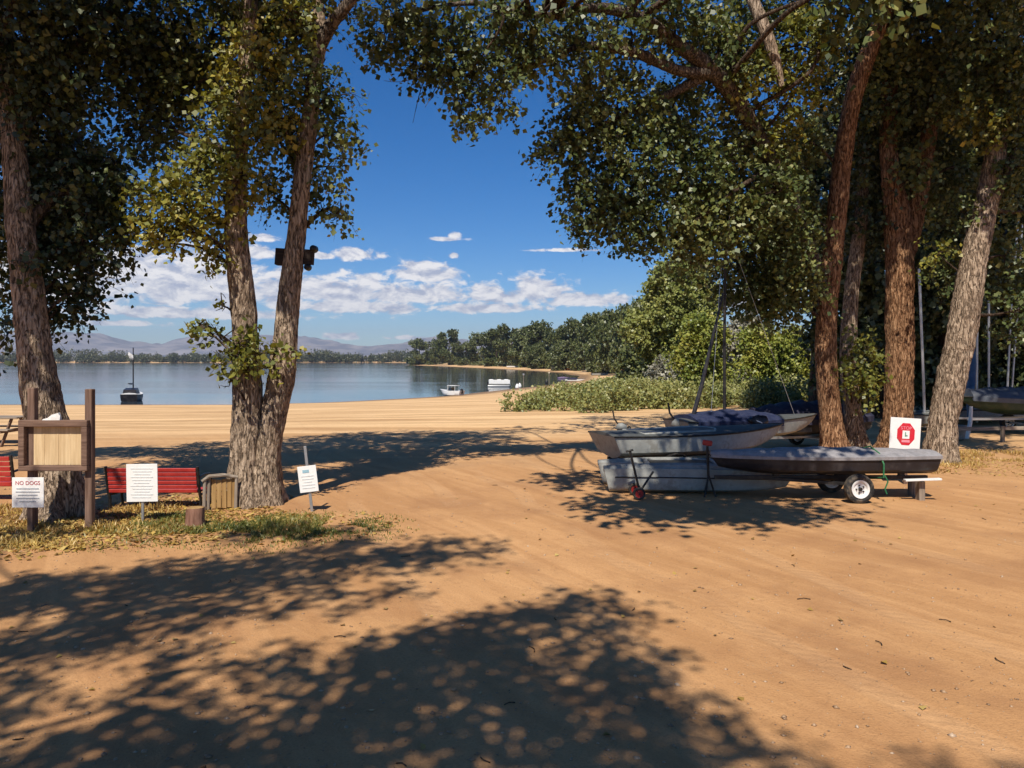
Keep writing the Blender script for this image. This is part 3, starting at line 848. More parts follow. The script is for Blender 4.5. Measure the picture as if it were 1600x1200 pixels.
T1_limb2 = stem_px([(1115, 115, 16.0, .13), (1060, 110, 15.7, .115), (990, 82, 15.4, .10), (910, 72, 15.1, .075), (850, 95, 14.9, .05), (790, 110, 14.7, .025)])
T1_limb3 = stem_px([(1100, 120, 16.0, .10), (1040, 150, 16.0, .09), (980, 175, 16.0, .05), (900, 215, 15.8, .02)])
T1_in = [pxclump(*q) for q in [(610, 30, 14, 46, 42, 1.0), (590, 75, 14, 26, 28, .8), (650, 60, 14, 44, 42, 1.1), (700, 70, 14.1, 46, 50, 1.2), (660, 110, 14.1, 26, 22, .8), (715, 140, 14.1, 28, 30, 1.0), (755, 110, 14.2, 46, 45, 1.2), (738, 188, 14.1, 17, 26, .9), (785, 160, 14.2, 22, 26, .9), (760, 35, 14.2, 55, 40, 1.0), (830, 40, 14.6, 50, 40, 1.2), (855, 88, 14.8, 46, 26, 1.1), (800, 85, 14.6, 34, 30, 1.0),
    (910, 35, 15, 55, 35, 1.1), (925, 105, 15.2, 45, 28, 1.2), (985, 45, 15.4, 50, 40, 1.1), (1050, 25, 15.6, 55, 45, 1.1), (895, 165, 15.4, 30, 24, 1.0),
    (870, 228, 15.6, 40, 28, 1.2), (838, 238, 15.6, 18, 14, .7), (915, 200, 15.7, 48, 40, 1.4), (965, 150, 16, 58, 48, 1.4), (920, 280, 16, 50, 40, 1.4), (985, 240, 16.2, 60, 55, 1.5), (950, 335, 16.2, 52, 34, 1.3), (905, 340, 16, 26, 20, .9), (1030, 320, 16.5, 60, 50, 1.5), (1000, 370, 16.4, 34, 20, 1.0), (900, 372, 16, 12, 10, .6), (1050, 375, 16.6, 34, 26, 1.2), (1090, 270, 17, 65, 65, 1.5), (1050, 180, 16.8, 60, 55, 1.4), (1120, 350, 17.2, 60, 55, 1.6), (1150, 215, 17.5, 60, 60, 1.3), (1130, 90, 16.6, 70, 60, 1.1), (1180, 320, 18, 62, 62, 1.5), (1210, 410, 18.6, 58, 55, 1.5), (1150, 425, 18.4, 46, 34, 1.3), (1080, 405, 17.0, 26, 18, .9), (1180, 30, 17, 60, 50, 1.0), (1230, 230, 18.6, 50, 60, 1.3), (1245, 330, 19.0, 40, 60, 1.4), (1215, 300, 16.6, 40, 46, 1.1), (1240, 380, 17.2, 36, 46, 1.2), (1262, 440, 17.6, 26, 34, 1.0), (1215, 465, 18.6, 50, 36, 1.5), (1165, 465, 18.4, 36, 26, 1.1)]]
T1_yel = [pxclump(*q) for q in [(1250, 70, 16.6, 55, 50, 1.1), (1245, 140, 16.8, 50, 36, 1.0), (1170, 110, 16.4, 44, 40, .9), (1210, 220, 17.0, 40, 28, .8), (1280, 40, 16.4, 46, 40, 1.0), (1120, 40, 16.2, 40, 36, .9)]]
T1_off = [pxclump(*q) for q in [(700, -70, 14.2, 150, 60, .45), (900, -100, 15, 170, 80, .45), (1100, -130, 16, 190, 100, .5), (1320, -150, 17.5, 190, 110, .55), (1150, -330, 16.5, 260, 140, .5), (1420, -360, 17.5, 240, 150, .55), (900, -280, 16, 160, 110, .35), (1300, -560, 18, 260, 120, .5)]]
T1_off = [(Vector((c[0] * 1.2, c[1] * 1.2, EYE + (c[2] - EYE) * 1.2)), r, n * .5) for (c, r, n) in T1_off] + [shade_at(*q) for q in [(1297, 430, 18.5, 5.2, .9, 1.0), (1308, 330, 18.4, 5.0, .5, 1.8), (1316, 270, 18.3, 5.0, .5, 1.8), (1325, 200, 18.3, 4.8, .5, 1.8), (1292, 540, 18.6, 6.5, .6, .4)]]
T1_off += [shade_clump(q[0], q[1], q[2], q[3], q[4], q[5] * (1.5 if 950 < q[0] < 1270 else 1.1)) for q in [(985, 790, 60, 14, 8.6, .9), (1070, 795, 70, 14, 8.4, 1.0), (1150, 798, 70, 14, 8.6, 1.0), (1225, 795, 60, 12, 8.8, .9), (1100, 765, 70, 12, 8.8, 1.0), (1180, 765, 60, 12, 8.8, 1.0), (1260, 770, 40, 9, 9, .7), (1090, 735, 60, 12, 9, 1.0), (1170, 730, 60, 12, 9.2, 1.0), (1240, 735, 50, 10, 9.4, 1.0), (910, 750, 50, 12, 9, .8), (1010, 765, 40, 9, 8.8, .7)]]  # added out-of-view clumps that keep the stored boats in shade
tree('cottonwood_tree', 'reddish-barked cottonwood whose long limb arches left across the top of the sky', (bx, by, bz),
     [(T1, 60, 0.06, .13, .35), (stem_px([(672, 100, 14, .014), (656, 145, 14, .009), (645, 192, 13.9, .003)]), 5, .1, 0, 0), (stem_px([(690, 118, 14.1, .012), (674, 150, 14, .008), (664, 168, 14, .003)]), 5, .1, 0, 0), (stem_px([(655, 120, 14, .01), (625, 128, 13.9, .006), (600, 126, 13.9, .003)]), 5, .1, 0, 0), (stem_px([(1015, 360, 16.4, .014), (985, 385, 16.3, .008), (975, 392, 16.3, .003)]), 5, .1, 0, 0), (T1_limb, 32, .07, .10, 0), (T1_limb2, 20, .08, .08, 0), (T1_limb3, 14, .1, .06, 0)],
     [('crown', T1_in, .10, .55, 15, M_leaf_lit), ('sun_toned_foliage', T1_yel, .10, .5, 15, M_leaf_yel), ('upper_crown', T1_off, .17, .8, 10, M_leaf_lit)], M_bark_red, 'big cottonwoods round the landing', 37, .04)

bx, by, bz = base_at(1345, 19.4)
T1b = [(bx, by, bz - .25, .34)] + stem_px([(1334, 660, 19.4, .26), (1326, 560, 19.5, .235), (1330, 460, 19.6, .22), (1345, 340, 19.8, .19), (1350, 200, 20, .15), (1340, 0, 20.3, .11), (1330, -200, 20.5, .05)])
T1b = [(a, b, c, r * (0.85)) for (a, b, c, r) in T1b]
T1b_in = [pxclump(*q) for q in [(1345, 575, 18.3, 34, 32, .9), (1362, 610, 18.3, 22, 26, .7), (1352, 540, 18.5, 24, 24, .8), (1322, 600, 18.6, 18, 20, .6)]]
T1b_up = [pxclump(*q) for q in [(1360, 330, 20, 60, 70, 1.3), (1370, 220, 20, 70, 70, 1.3), (1350, 100, 20, 80, 70, 1.2), (1340, -60, 20.5, 160, 90, .7)]]
tree('cottonwood_tree', 'thinner cottonwood close behind the reddish trunk, bright leafy sprig low on its stem', (bx, by, bz),
     [(T1b, 44, 0.08, .13, .4)], [('low_sprig', T1b_in, .10, .45, 12, M_leaf_yel), ('crown', T1b_up, .11, .6, 14, M_leaf_shade)], M_bark, 'big cottonwoods round the landing', 41)

bx, by, bz = base_at(1398, 19.0)
T2 = [(bx, by, bz - .25, .60)] + stem_px([(1403, 650, 19, .46), (1406, 540, 19, .45), (1406, 430, 19, .45), (1404, 350, 19, .46), (1392, 280, 19, .32), (1388, 200, 19.1, .28), (1395, 90, 19.3, .24), (1420, -60, 19.5, .2), (1430, -380, 19.8, .08)])
T2 = [(a, b, c, r * (0.73)) for (a, b, c, r) in T2]
T2f = stem_px([(1412, 390, 19, .36), (1432, 320, 19, .27), (1446, 240, 19, .23), (1462, 150, 18.9, .19), (1490, 20, 18.8, .15), (1530, -200, 18.6, .09)])
T2f = [(a, b, c, r * (0.85)) for (a, b, c, r) in T2f]
T2_in = [pxclump(*q) for q in [(1400, 150, 19, 80, 70, 1.2), (1450, 60, 18.4, 80, 70, 1.2), (1400, 40, 18.6, 70, 60, 1.1), (1470, 180, 19.4, 60, 70, 1.1), (1480, 270, 19.8, 55, 60, 1.2), (1440, 250, 18.2, 26, 34, .9)]]
T2_off = [pxclump(*q) for q in [(1430, -120, 19.3, 220, 80, .8), (1440, -300, 20, 260, 140, .7), (1440, -230, 24, 260, 160, .8), (1600, -230, 25, 260, 160, .8)]]
T2_off = [(c, r, n * .6) for (c, r, n) in T2_off] + [shade_at(*q) for q in [(1404, 350, 19, 5.2, 1.0, 1.0), (1395, 260, 19, 5.2, 1.1, 1.1), (1440, 290, 19, 5.2, 1.0, 1.0), (1420, 120, 19, 5, 1.6, 1.0)]]
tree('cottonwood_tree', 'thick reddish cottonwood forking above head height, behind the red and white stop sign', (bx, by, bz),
     [(T2, 72, 0.06, .15, .3), (T2f, 40, .08, .12, 0)], [('crown', T2_in, .11, .55, 14, M_leaf_lit), ('upper_crown', T2_off, .15, .55, 15, M_leaf_shade)], M_bark_red, 'big cottonwoods round the landing', 53)

bx, by, bz = base_at(1468, 17.4)
T3 = [(bx, by, bz - .25, .46)] + stem_px([(1473, 660, 17.4, .41), (1492, 570, 17.4, .385), (1511, 470, 17.4, .365), (1526, 390, 17.4, .34), (1543, 310, 17.4, .29), (1558, 220, 17.4, .24), (1572, 120, 17.4, .2), (1590, 0, 17.4, .16), (1620, -200, 17.4, .1), (1640, -450, 17.4, .04)])
T3 = [(a, b, c, r * (0.82 if c > 1.2 else 0.72)) for (a, b, c, r) in T3]
T3l = stem_px([(1536, 350, 17.4, .14), (1560, 300, 17.3, .10), (1590, 230, 17.2, .07), (1640, 120, 17, .04)])
T3_in = [pxclump(*q) for q in [(1560, 60, 16.6, 60, 70, 1.2), (1580, 160, 16.8, 50, 60, 1.1), (1520, 130, 17, 46, 50, 1.0), (1590, 260, 17.2, 40, 60, 1.1), (1500, 330, 18, 40, 34, .8), (1570, 400, 18.2, 46, 46, 1.0), (1480, 430, 18.5, 40, 36, .7), (1605, 480, 18, 40, 60, .9), (1540, 20, 16.5, 60, 50, 1.1)]]
T3_yel = [pxclump(*q) for q in [(1545, 175, 16.8, 40, 34, .9), (1500, 160, 17.2, 36, 28, .8), (1590, 95, 16.4, 40, 34, .8), (1465, 395, 17.8, 24, 22, .6)]]
T3_off = [pxclump(*q) for q in [(1620, -80, 17, 180, 100, .6), (1700, 120, 17, 110, 140, .6), (1640, -300, 17.4, 240, 130, .6), (1720, 330, 18, 90, 120, .6), (1820, -60, 17, 160, 160, .5)]]
T3_off = [(Vector((c[0] * 1.18, c[1] * 1.18, EYE + (c[2] - EYE) * 1.18)), r, n * .5) for (c, r, n) in T3_off] + [shade_at(*q) for q in [(1560, 220, 17.4, 5, .9, 1.0), (1580, 120, 17, 4.6, 1.1, 1.0), (1560, 420, 19, 6.5, 1.3, .9), (1590, 600, 24, 12, 1.8, 1.0), (1540, 560, 26, 13, 1.8, 1.0), (1620, 480, 24, 12.5, 1.8, 1.0)]]
tree('cottonwood_tree', 'pale grey cottonwood leaning right, its trunk just right of the red and white stop sign', (bx, by, bz),
     [(T3, 72, 0.05, .14, .42), (T3l, 14, .1, .05, 0)], [('crown', T3_in, .10, .55, 15, M_leaf_lit), ('sun_toned_foliage', T3_yel, .10, .5, 14, M_leaf_yel), ('upper_crown', T3_off, .18, .8, 11, M_leaf_lit)], M_bark, 'big cottonwoods round the landing', 67)

# broken limb hanging at the top of the picture
bl = stem_px([(1150, -60, 16.2, .11), (1176, 0, 16.1, .12), (1198, 55, 16.0, .125), (1212, 100, 16.0, .11), (1222, 135, 16.0, .05)])
v, f, _s = bark_tube(bl, 24, .06, .16, 5)
c0 = np.array(P(1198, 55, 16.0))
tag(link_mesh('broken_limb', np_mesh('broken_limb', v - c0, f, True), M_bark), 'pale broken-off limb stub hanging down at the top of the photo among the leaves', 'branch').location = tuple(c0)

# ---- the tree behind the photographer whose shade lies over the foreground dirt
Z_cl = [shade_clump(q[0], q[1], q[2], q[3], q[4] * 1.22, q[5] * (2.0 if q[1] > 940 else 1.45)) for q in [(690, 862, 90, 18, 8.5, .8), (560, 868, 110, 22, 8.0, 1.0), (420, 885, 110, 26, 8.2, 1.0), (300, 895, 110, 26, 7.6, 1.0), (150, 915, 120, 28, 7.8, 1.0), (30, 930, 100, 34, 7.4, 1.0), (420, 930, 120, 22, 8.0, .8), (250, 960, 130, 26, 7.2, .8), (100, 1000, 150, 34, 7.4, .75), (560, 925, 80, 20, 8, .5), (-120, 960, 150, 40, 7.4, 1.0),
    (920, 955, 85, 24, 7.6, .9), (800, 985, 110, 30, 7.6, 1.05), (700, 1020, 110, 34, 7.3, 1.0), (980, 1030, 80, 28, 7.8, .75), (880, 1060, 130, 40, 7.4, 1.05), (1060, 1105, 80, 30, 7.8, .7), (700, 1090, 150, 46, 7.0, 1.05), (520, 1040, 120, 32, 7.2, .9), (930, 1140, 140, 46, 7.4, 1.0), (1120, 1180, 100, 34, 7.8, .8), (620, 1170, 180, 50, 7.0, 1.0), (350, 1150, 170, 34, 6.8, .95), (150, 1185, 170, 34, 6.8, 1.1), (820, 1200, 170, 46, 7.2, 1.1), (300, 1050, 120, 22, 7.0, .6), (-60, 1120, 140, 50, 7.0, .8), (450, 1230, 240, 50, 7, 1.1), (1050, 1260, 160, 50, 7.5, 1.1), (430, 832, 90, 7, 8.6, .9), (540, 838, 60, 7, 8.6, .7), (50, 835, 90, 8, 8, .6)]]
_rg = random.Random(77)
for _i in range(84):  # added unseen crown clumps, there to block sky light over the foreground
    _z = _rg.uniform(6.5, 12); _y = _rg.uniform(-12, 3.2 - .73 * _z)
    Z_cl.append(((_rg.uniform(-11, 4), _y, _z), (1.3, 1.3, .9), 75))
zz = gz(-4.6, -4.0)
Z_tr = [(-4.6, -4.0, zz - .2, .55), (-4.5, -3.9, 1.5, .44), (-4.2, -3.7, 4.0, .36), (-3.6, -3.3, 6.6, .26), (-3.0, -2.8, 9.0, .17), (-2.6, -2.4, 11.5, .07)]
Z_l1 = [(-4.1, -3.7, 4.2, .18), (-5.2, -2.4, 7.0, .13), (-5.6, -1.0, 9.4, .08), (-5.0, 0.4, 11.0, .03)]
Z_l2 = [(-3.5, -3.2, 6.7, .15), (-2.8, -3.0, 8.4, .09), (-2.8, -2.2, 9.6, .05), (-2.9, -1.4, 10.6, .02)]
Z_l3 = [(-3.8, -3.5, 5.4, .14), (-2.2, -3.8, 7.4, .10), (-1.0, -3.4, 9.2, .06), (-0.6, -2.6, 10.6, .02)]
tree('cottonwood_tree', 'leafy cottonwood whose dappled shade covers the foreground dirt', (-4.6, -4.0, zz),
     [(Z_tr, 32, .15, .1, .4), (Z_l1, 14, .15, .05, 0), (Z_l2, 14, .15, .05, 0), (Z_l3, 12, .15, .05, 0)], [('crown', Z_cl, .092, .5, 15, M_leaf_lit)], M_bark, 'big cottonwoods round the landing', 71)

# ---- dense trees behind the boats on the right
def bg_tree(px, d, top_py, halfw, low_py, label, seed, lm=M_leaf_shade, leaf=.2, dens=1.0, name='shade_tree', group='dense trees behind the boats'):
    x, y_, z_ = base_at(px, d)
    k = d / FPX
    rg = random.Random(seed)
    zt = EYE - (top_py - HOR) * k; zl = EYE - (low_py - HOR) * k
    hw = halfw * k
    cl = []
    for i in range(34):
        u = rg.uniform(0, 1); zz_ = zl + (zt - zl) * u
        prof = math.sqrt(max(0.05, 1 - (2 * u - 0.9) ** 2 * 0.8))
        a = rg.uniform(0, 6.28); q = math.sqrt(rg.uniform(0, 1)) * prof
        r_ = hw * rg.uniform(.26, .42)
        cl.append(((x + math.cos(a) * q * hw * .8, y_ + math.sin(a) * q * hw * .7, zz_), (r_, r_, r_ * .8), dens * 26 * r_ * r_ / .36 * (0.2 / leaf) ** 1.2))
    path = [(x, y_, z_ - .2, .35), (x + .1, y_, z_ + (zt - z_) * .3, .28), (x - .1, y_, z_ + (zt - z_) * .65, .18), (x, y_, zt - .5, .05)]
    return tree(name, label, (x, y_, z_), [(path, 16, .4, .08, .3)], [('crown', cl, leaf, .7, 9, lm)], M_bark_dark, group, seed, .05)
bg_tree(1275, 34, 190, 90, 470, 'dark shade tree behind the boats, leftmost of the dense row, above the bright shrubs', 81, dens=.9)
bg_tree(1370, 31, 120, 130, 600, 'dark shade tree seen between the reddish trunk and the thick forked trunk', 82)
bg_tree(1475, 30, 100, 120, 610, 'dark shade tree filling the gap behind the thick forked trunk and the leaning pale one', 83)
bg_tree(1590, 31, 90, 130, 615, 'dark shade tree behind the bare masts at the right edge', 84)
bg_tree(1720, 30, 60, 150, 620, 'dark shade tree standing just past the right edge of the boat yard', 85)
bg_tree(1530, 42, 120, 190, 640, 'tall dark tree at the back of the boat yard behind all the masts', 86, leaf=.28)

# ---- shrubs and round trees between the beach and the boats
def shrub(name, label, px, d, top_py, halfw, lm, seed, leaf=.17, dens=1.0, n=22, cat='shrub', low=.05, group=None, tl=.6):
    x, y_, z_ = base_at(px, d)
    k = d / FPX
    h = EYE - (top_py - HOR) * k - z_
    hw = halfw * k
    rg = random.Random(seed)
    cl = []
    for i in range(n):
        u = rg.uniform(low, .92)
        prof = math.sqrt(max(.04, 1 - (1.75 * u - .7) ** 2))
        a = rg.uniform(0, 6.28); q = rg.uniform(.2, 1) ** .6 * prof
        r_ = min(hw, h / 2) * rg.uniform(.26, .44)
        cl.append(((x + math.cos(a) * q * hw * .78, y_ + math.sin(a) * q * hw * .65, z_ + u * h), (r_, r_, r_ * .85), dens * 26 * r_ * r_ / .36 * (.17 / leaf) ** 1.3))
    cl.append(((x, y_, z_ + h * .45), (hw * .7, hw * .6, h * .42), dens * 16 * hw * h * .4 / .36 * (.17 / leaf) ** 1.3))
    path = [(x, y_, z_ - .15, .05 * h ** .8), (x + .05 * h, y_, z_ + h * .4, .03 * h ** .8), (x, y_, z_ + h * .85, .01)]
    return tree(name, label, (x, y_, z_), [(path, 10, .3, .05, .2)], [('crown' if cat == 'tree' else 'foliage', cl, leaf, tl, 9, lm)], M_bark_dark, group, seed, .03, cat)
shrub('round_tree', 'broad rounded olive tree rising behind the shrubs left of the tall mast', 1060, 66, 402, 82, M_round, 90, .24, 1.5, 40, 'tree', .05, tl=.7)
shrub('round_tree', 'dark green tree at the back, half hidden behind the broad rounded one', 1010, 84, 468, 50, M_far, 91, .36, .9, 26, 'tree', .05, tl=.9)
shrub('leafy_shrub', 'bright yellow-green shrub directly behind the leaning dark spar', 1095, 52, 490, 48, M_shrub_y, 92, .17, 1.4, 28)
shrub('leafy_shrub', 'silvery grey shrub between the tall mast and the bright green shrub', 1165, 56, 486, 42, M_shrub_g, 93, .2, .7)
shrub('leafy_shrub', 'bushy bright green shrub just left of the reddish trunk', 1218, 48, 490, 62, M_shrub_y, 94, .16, 1.4, 34)
shrub('leafy_shrub', 'small pale silvery shrub at the left foot of the broad rounded tree', 1048, 58, 552, 34, M_shrub_g, 95, .2, .55)
shrub('leafy_shrub', 'dark green shrub under the overhanging canopy behind the tall mast', 1145, 62, 515, 36, M_far, 96, .2)
shrub('leafy_shrub', 'yellow-green shrub glimpsed between the two reddish trunks', 1350, 40, 520, 50, M_shrub_y, 97, .18, .8)

rg = random.Random(5)
cl = []
tries = 0
while len(cl) < 470:
    y_ = rg.uniform(36, 92)
    x = rg.uniform(-1, 32)
    pxx = 800 + x / y_ * FPX
    left = 790 + (y_ - 36) * 2.1 + math.sin(y_ * .9) * 8
    if pxx < left or pxx > 1330: continue
    edge = 37.0 + 1.2 * math.sin(x * 1.3) + (2.0 if x > 6 else 0) - max(0, x - 9) * .12
    if y_ < edge: continue
    z_ = gz(x, y_)
    r_ = rg.uniform(.6, 1.3)
    if pxx < left + 40: r_ *= .65
    cl.append(((x, y_, z_ + r_ * .55), (r_, r_, r_ * .75), 20 * r_ * r_ / .36))
V, F = leaf_mesh('willow_thicket', [(c, r, n * 1.9) for (c, r, n) in cl], .125, .5, 8, 77, .1, 'kite', .05, .9)
tag(link_mesh('willow_thicket', np_mesh('willow_thicket', V, F), M_shrub), 'low olive-green willow thicket spreading over the sand behind the boats', 'ground cover', kind='stuff')

# ---- the wooded point across the bay
ORD = ['first', 'second', 'third', 'fourth', 'fifth', 'sixth', 'seventh', 'eighth', 'ninth', 'tenth', 'eleventh', 'twelfth', 'thirteenth', 'fourteenth', 'fifteenth', 'sixteenth', 'seventeenth', 'eighteenth', 'nineteenth', 'twentieth', 'twenty-first', 'twenty-second', 'twenty-third', 'twenty-fourth']
def far_tree_mesh(seed):
    rg = random.Random(seed)
    cl = []
    for i in range(24):
        u = rg.uniform(.08, .95)
        prof = math.sqrt(max(.05, 1 - (1.7 * u - .75) ** 2))
        a = rg.uniform(0, 6.28); q = rg.uniform(.2, 1) ** .6 * prof
        r_ = rg.uniform(.14, .24)
        cl.append(((math.cos(a) * q * .42, math.sin(a) * q * .42, u), (r_, r_, r_ * .7), 75))
    V, F = leaf_mesh('crown', cl, .042, .08, 7, seed, .1, 'kite', .012, .7)
    V2, F2, _ = bark_tube([(0, 0, -.05, .03), (.01, 0, .4, .02), (0, 0, .8, .006)], 8, .1, 0, seed)
    return np_mesh('crown', V, F), np_mesh('trunk', V2, F2, True)
far_kinds = [far_tree_mesh(200 + i) for i in range(5)]
for cm, tm in far_kinds:
    cm.materials.append(M_far); tm.materials.append(M_bark_dark)
far_list = [(655, 536, 690, 36), (676, 546, 660, 24), (702, 524, 610, 44), (728, 541, 560, 30), (752, 529, 520, 38), (776, 520, 470, 44), (800, 517, 440, 46), (822, 520, 400, 44), (846, 516, 370, 50), (868, 524, 345, 40), (886, 520, 320, 42), (906, 512, 290, 46), (926, 506, 262, 50), (948, 500, 235, 52), (968, 494, 205, 56), (992, 488, 172, 62), (1016, 490, 150, 60), (1046, 480, 130, 64), (880, 540, 300, 34), (935, 535, 225, 40), (1085, 470, 120, 70), (840, 542, 350, 30)]
far_list.sort(key=lambda q: q[0])
for i, (px, top, d, wpx) in enumerate(far_list):
    x = (px - 800) / FPX * d
    s_ = float(lake_sd(np.array([x]), np.array([d]))[0])
    if s_ < 8: x += (8 - s_) * 1.0; d += (8 - s_) * .8
    z_ = gz(x, d)
    h = EYE - (top - HOR) / FPX * d - z_
    r_ = thing('far_tree', '%s tree counted from the tip of the wooded point across the bay' % ORD[i], 'tree', (x, d, z_), (i * 1.7) % 6.28, 'trees on the wooded point')
    wid = wpx / FPX * d
    r_.scale = (wid * 1.25, wid * 1.25, h * 1.15)
    cm, tm = far_kinds[i % 5]
    for nm, me_ in (('crown', cm), ('trunk', tm)):
        o = bpy.data.objects.new(nm, me_); COL.objects.link(o); o.parent = r_
# undergrowth along the point: one uncountable mass
cl = []
rg = random.Random(9)
for i in range(240):
    u = i / 239
    y_ = 700 - 560 * u ** .7
    # walk along the shore of the bay
    xs = np.interp(y_, [110, 139, 170, 211, 264, 320, 406, 556, 723], [34, 34, 32, 33, 32, 23, 2, -35, -84])
    x = xs + rg.uniform(4, 16 + y_ * .02); z_ = gz(x, y_)
    r_ = rg.uniform(1.2, 2.6)
    cl.append(((x, y_, z_ + r_ * .5), (r_ * 1.5, r_, r_ * .8), 26))
V, F = leaf_mesh('shore_undergrowth', cl, .62, 1.4, 7, 78, .1, 'kite', .2, .5)
tag(link_mesh('shore_undergrowth', np_mesh('shore_undergrowth', V, F), M_far), 'dark undergrowth massed beneath the trees along the far side of the bay', 'undergrowth', kind='stuff')
# distant wood on the far shore
cl = []
for i in range(620):
    x = rg.uniform(-1330, 330); y_ = float(np.interp(x, [-1750, -1300, -700, -150, 300], [1322, 1332, 1304, 1334, 1262])) + 4 + 150 * rg.random() ** 2
    z_ = gz(x, y_); r_ = rg.uniform(5, 11) * (1.15 if math.sin(x * .013) + math.sin(x * .031 + 1) > .2 else .75)
    cl.append(((x, y_, z_ + r_ * 1.0), (r_ * 1.3, r_, r_ * 1.05), 55))
V, F = leaf_mesh('distant_wood', cl, 1.9, 2.5, 7, 79, .1, 'kite', .8, .7)
tag(link_mesh('distant_wood', np_mesh('distant_wood', V, F), M_wood), 'long dark belt of woodland along the far shore of the lake', 'woodland', kind='stuff')

# ------------------------------------------------------------------ ground litter and grass
def in_patch(x, y, patches):
    return any(((x - a) / rx_) ** 2 + ((y - b) / ry_) ** 2 < 1 for (a, b, rx_, ry_) in patches)
def scatter_grass(name, label, patches, n, hmin, hmax, m_, seed, wdt=.009):
    rg = np.random.default_rng(seed)
    V, F = [], []
    a_ = np.array([p[2] * p[3] * p[4] for p in patches]); a_ = a_ / a_.sum()
    idx = rg.choice(len(patches), n, p=a_)
    pt = np.array([p[:4] for p in patches])[idx]
    rr = np.sqrt(rg.uniform(0, 1, n)) ; an = rg.uniform(0, 6.283, n)
    x = pt[:, 0] + rr * np.cos(an) * pt[:, 2]; y = pt[:, 1] + rr * np.sin(an) * pt[:, 3]
    keep = fbm(x * 1.6, y * 1.6, seed=seed) > .40
    x, y, rr = x[keep], y[keep], rr[keep]; n = len(x)
    z = ground(x, y) - .01
    h = rg.uniform(hmin, hmax, n) * (1.1 - rr * .7)
    ang_ = rg.uniform(0, 6.283, n); lean = rg.normal(size=(n, 2)) * h[:, None] * .45
    b = np.stack([np.cos(ang_), np.sin(ang_), np.zeros(n)], 1) * wdt
    p = np.stack([x, y, z], 1)
    mid = p + np.stack([lean[:, 0] * .35, lean[:, 1] * .35, h * .6], 1)
    tip = p + np.stack([lean[:, 0], lean[:, 1], h], 1)
    V = np.stack([p - b, p + b, mid + b * .7, mid - b * .7, tip], 1).reshape(-1, 3)
    i5 = np.arange(n)[:, None] * 5
    F = np.concatenate([i5 + np.array([0, 1, 2, 3]), i5 + np.array([3, 2, 4, 4])], 0)
    Fq = F[:n]; Ft = i5 + np.array([[3, 2, 4]])
    me_ = bpy.data.meshes.new(name)
    me_.vertices.add(len(V)); me_.vertices.foreach_set('co', V.astype(np.float32).ravel())
    loops = np.concatenate([Fq.ravel(), Ft.ravel()]).astype(np.int32)
    me_.loops.add(len(loops)); me_.loops.foreach_set('vertex_index', loops)
    me_.polygons.add(2 * n)
    me_.polygons.foreach_set('loop_start', np.concatenate([np.arange(n) * 4, n * 4 + np.arange(n) * 3]).astype(np.int32))
    me_.update(calc_edges=True)
    return tag(link_mesh(name, me_, m_), label, 'grass', kind='stuff')
def gp(px, py):
    d = EYE * FPX / (py - HOR)
    return (px - 800) / FPX * d, d
def gpatch(px, py, rx_, ry_, wt=1.0):
    x, d = gp(px, py)
    return (x, d, rx_ / FPX * d, ry_ / FPX * d * d / EYE, wt)
scatter_grass('short_grass', 'short green and straw-coloured grass patch at the foot of the twin-stemmed tree', [gpatch(430, 822, 130, 22), gpatch(540, 822, 75, 12), gpatch(340, 826, 80, 20), gpatch(250, 815, 90, 22), gpatch(450, 826, 210, 34, .18), gpatch(200, 826, 260, 36, .15)], 20000, .03, .10, M_grass, 61)
scatter_grass('dry_tufts', 'dry straw tufts round the signs and the red bench', [gpatch(120, 825, 170, 16), gpatch(60, 850, 110, 14), gpatch(240, 795, 80, 14), gpatch(350, 785, 40, 10), gpatch(20, 800, 80, 20)], 6500, .04, .14, M_litter, 62)
scatter_grass('dry_tufts', 'dry straw grass at the foot of the pale leaning trunk', [gpatch(1480, 722, 70, 10), gpatch(1560, 712, 90, 10), gpatch(1420, 735, 60, 7)], 5000, .04, .16, M_litter, 63)
def scatter_leaves(name, label, patches, n, leaf, seed):
    rg = np.random.default_rng(seed)
    a_ = np.array([p[2] * p[3] * (p[4] if len(p) > 4 else 1) for p in patches]); a_ = a_ / a_.sum()
    pt = np.array([p[:4] for p in patches])[rg.choice(len(patches), n, p=a_)]
    rr = np.sqrt(rg.uniform(0, 1, n)); an = rg.uniform(0, 6.283, n)
    x = pt[:, 0] + rr * np.cos(an) * pt[:, 2]; y = pt[:, 1] + rr * np.sin(an) * pt[:, 3]
    p = np.stack([x, y, ground(x, y) + .006], 1)
    th = rg.uniform(0, 6.283, n)
    a = np.stack([np.cos(th), np.sin(th), rg.normal(size=n) * .25], 1)
    b = np.stack([-np.sin(th), np.cos(th), rg.normal(size=n) * .25], 1)
    s = (leaf * rg.uniform(.6, 1.3, n))[:, None]
    lift = np.array([0, 0, 1]) * s * rg.uniform(.0, .3, n)[:, None]
    V = np.stack([p, p + a * s * .45 + b * s * .42 + lift, p + a * s, p + a * s * .45 - b * s * .42 + lift], 1).reshape(-1, 3)
    return tag(link_mesh(name, np_mesh(name, V, np.arange(4 * n).reshape(n, 4)), M_litter), label, 'fallen leaves', kind='stuff')
scatter_leaves('fallen_leaves', 'yellow fallen leaves under the cottonwoods on the left', [gpatch(200, 815, 240, 40, 2.0), gpatch(450, 822, 170, 26, .5), gpatch(60, 840, 140, 40, 1.5), gpatch(330, 780, 120, 20)], 5200, .065, 64)
scatter_leaves('fallen_leaves', 'sparse leaf litter over the open dirt and round the right-hand trunks', [gpatch(1500, 725, 150, 18, 14), (2.5, 8, 7, 6, .10), (-2, 6.5, 5, 3, .22), (1, 13, 9, 6, .06)], 1100, .05, 65)

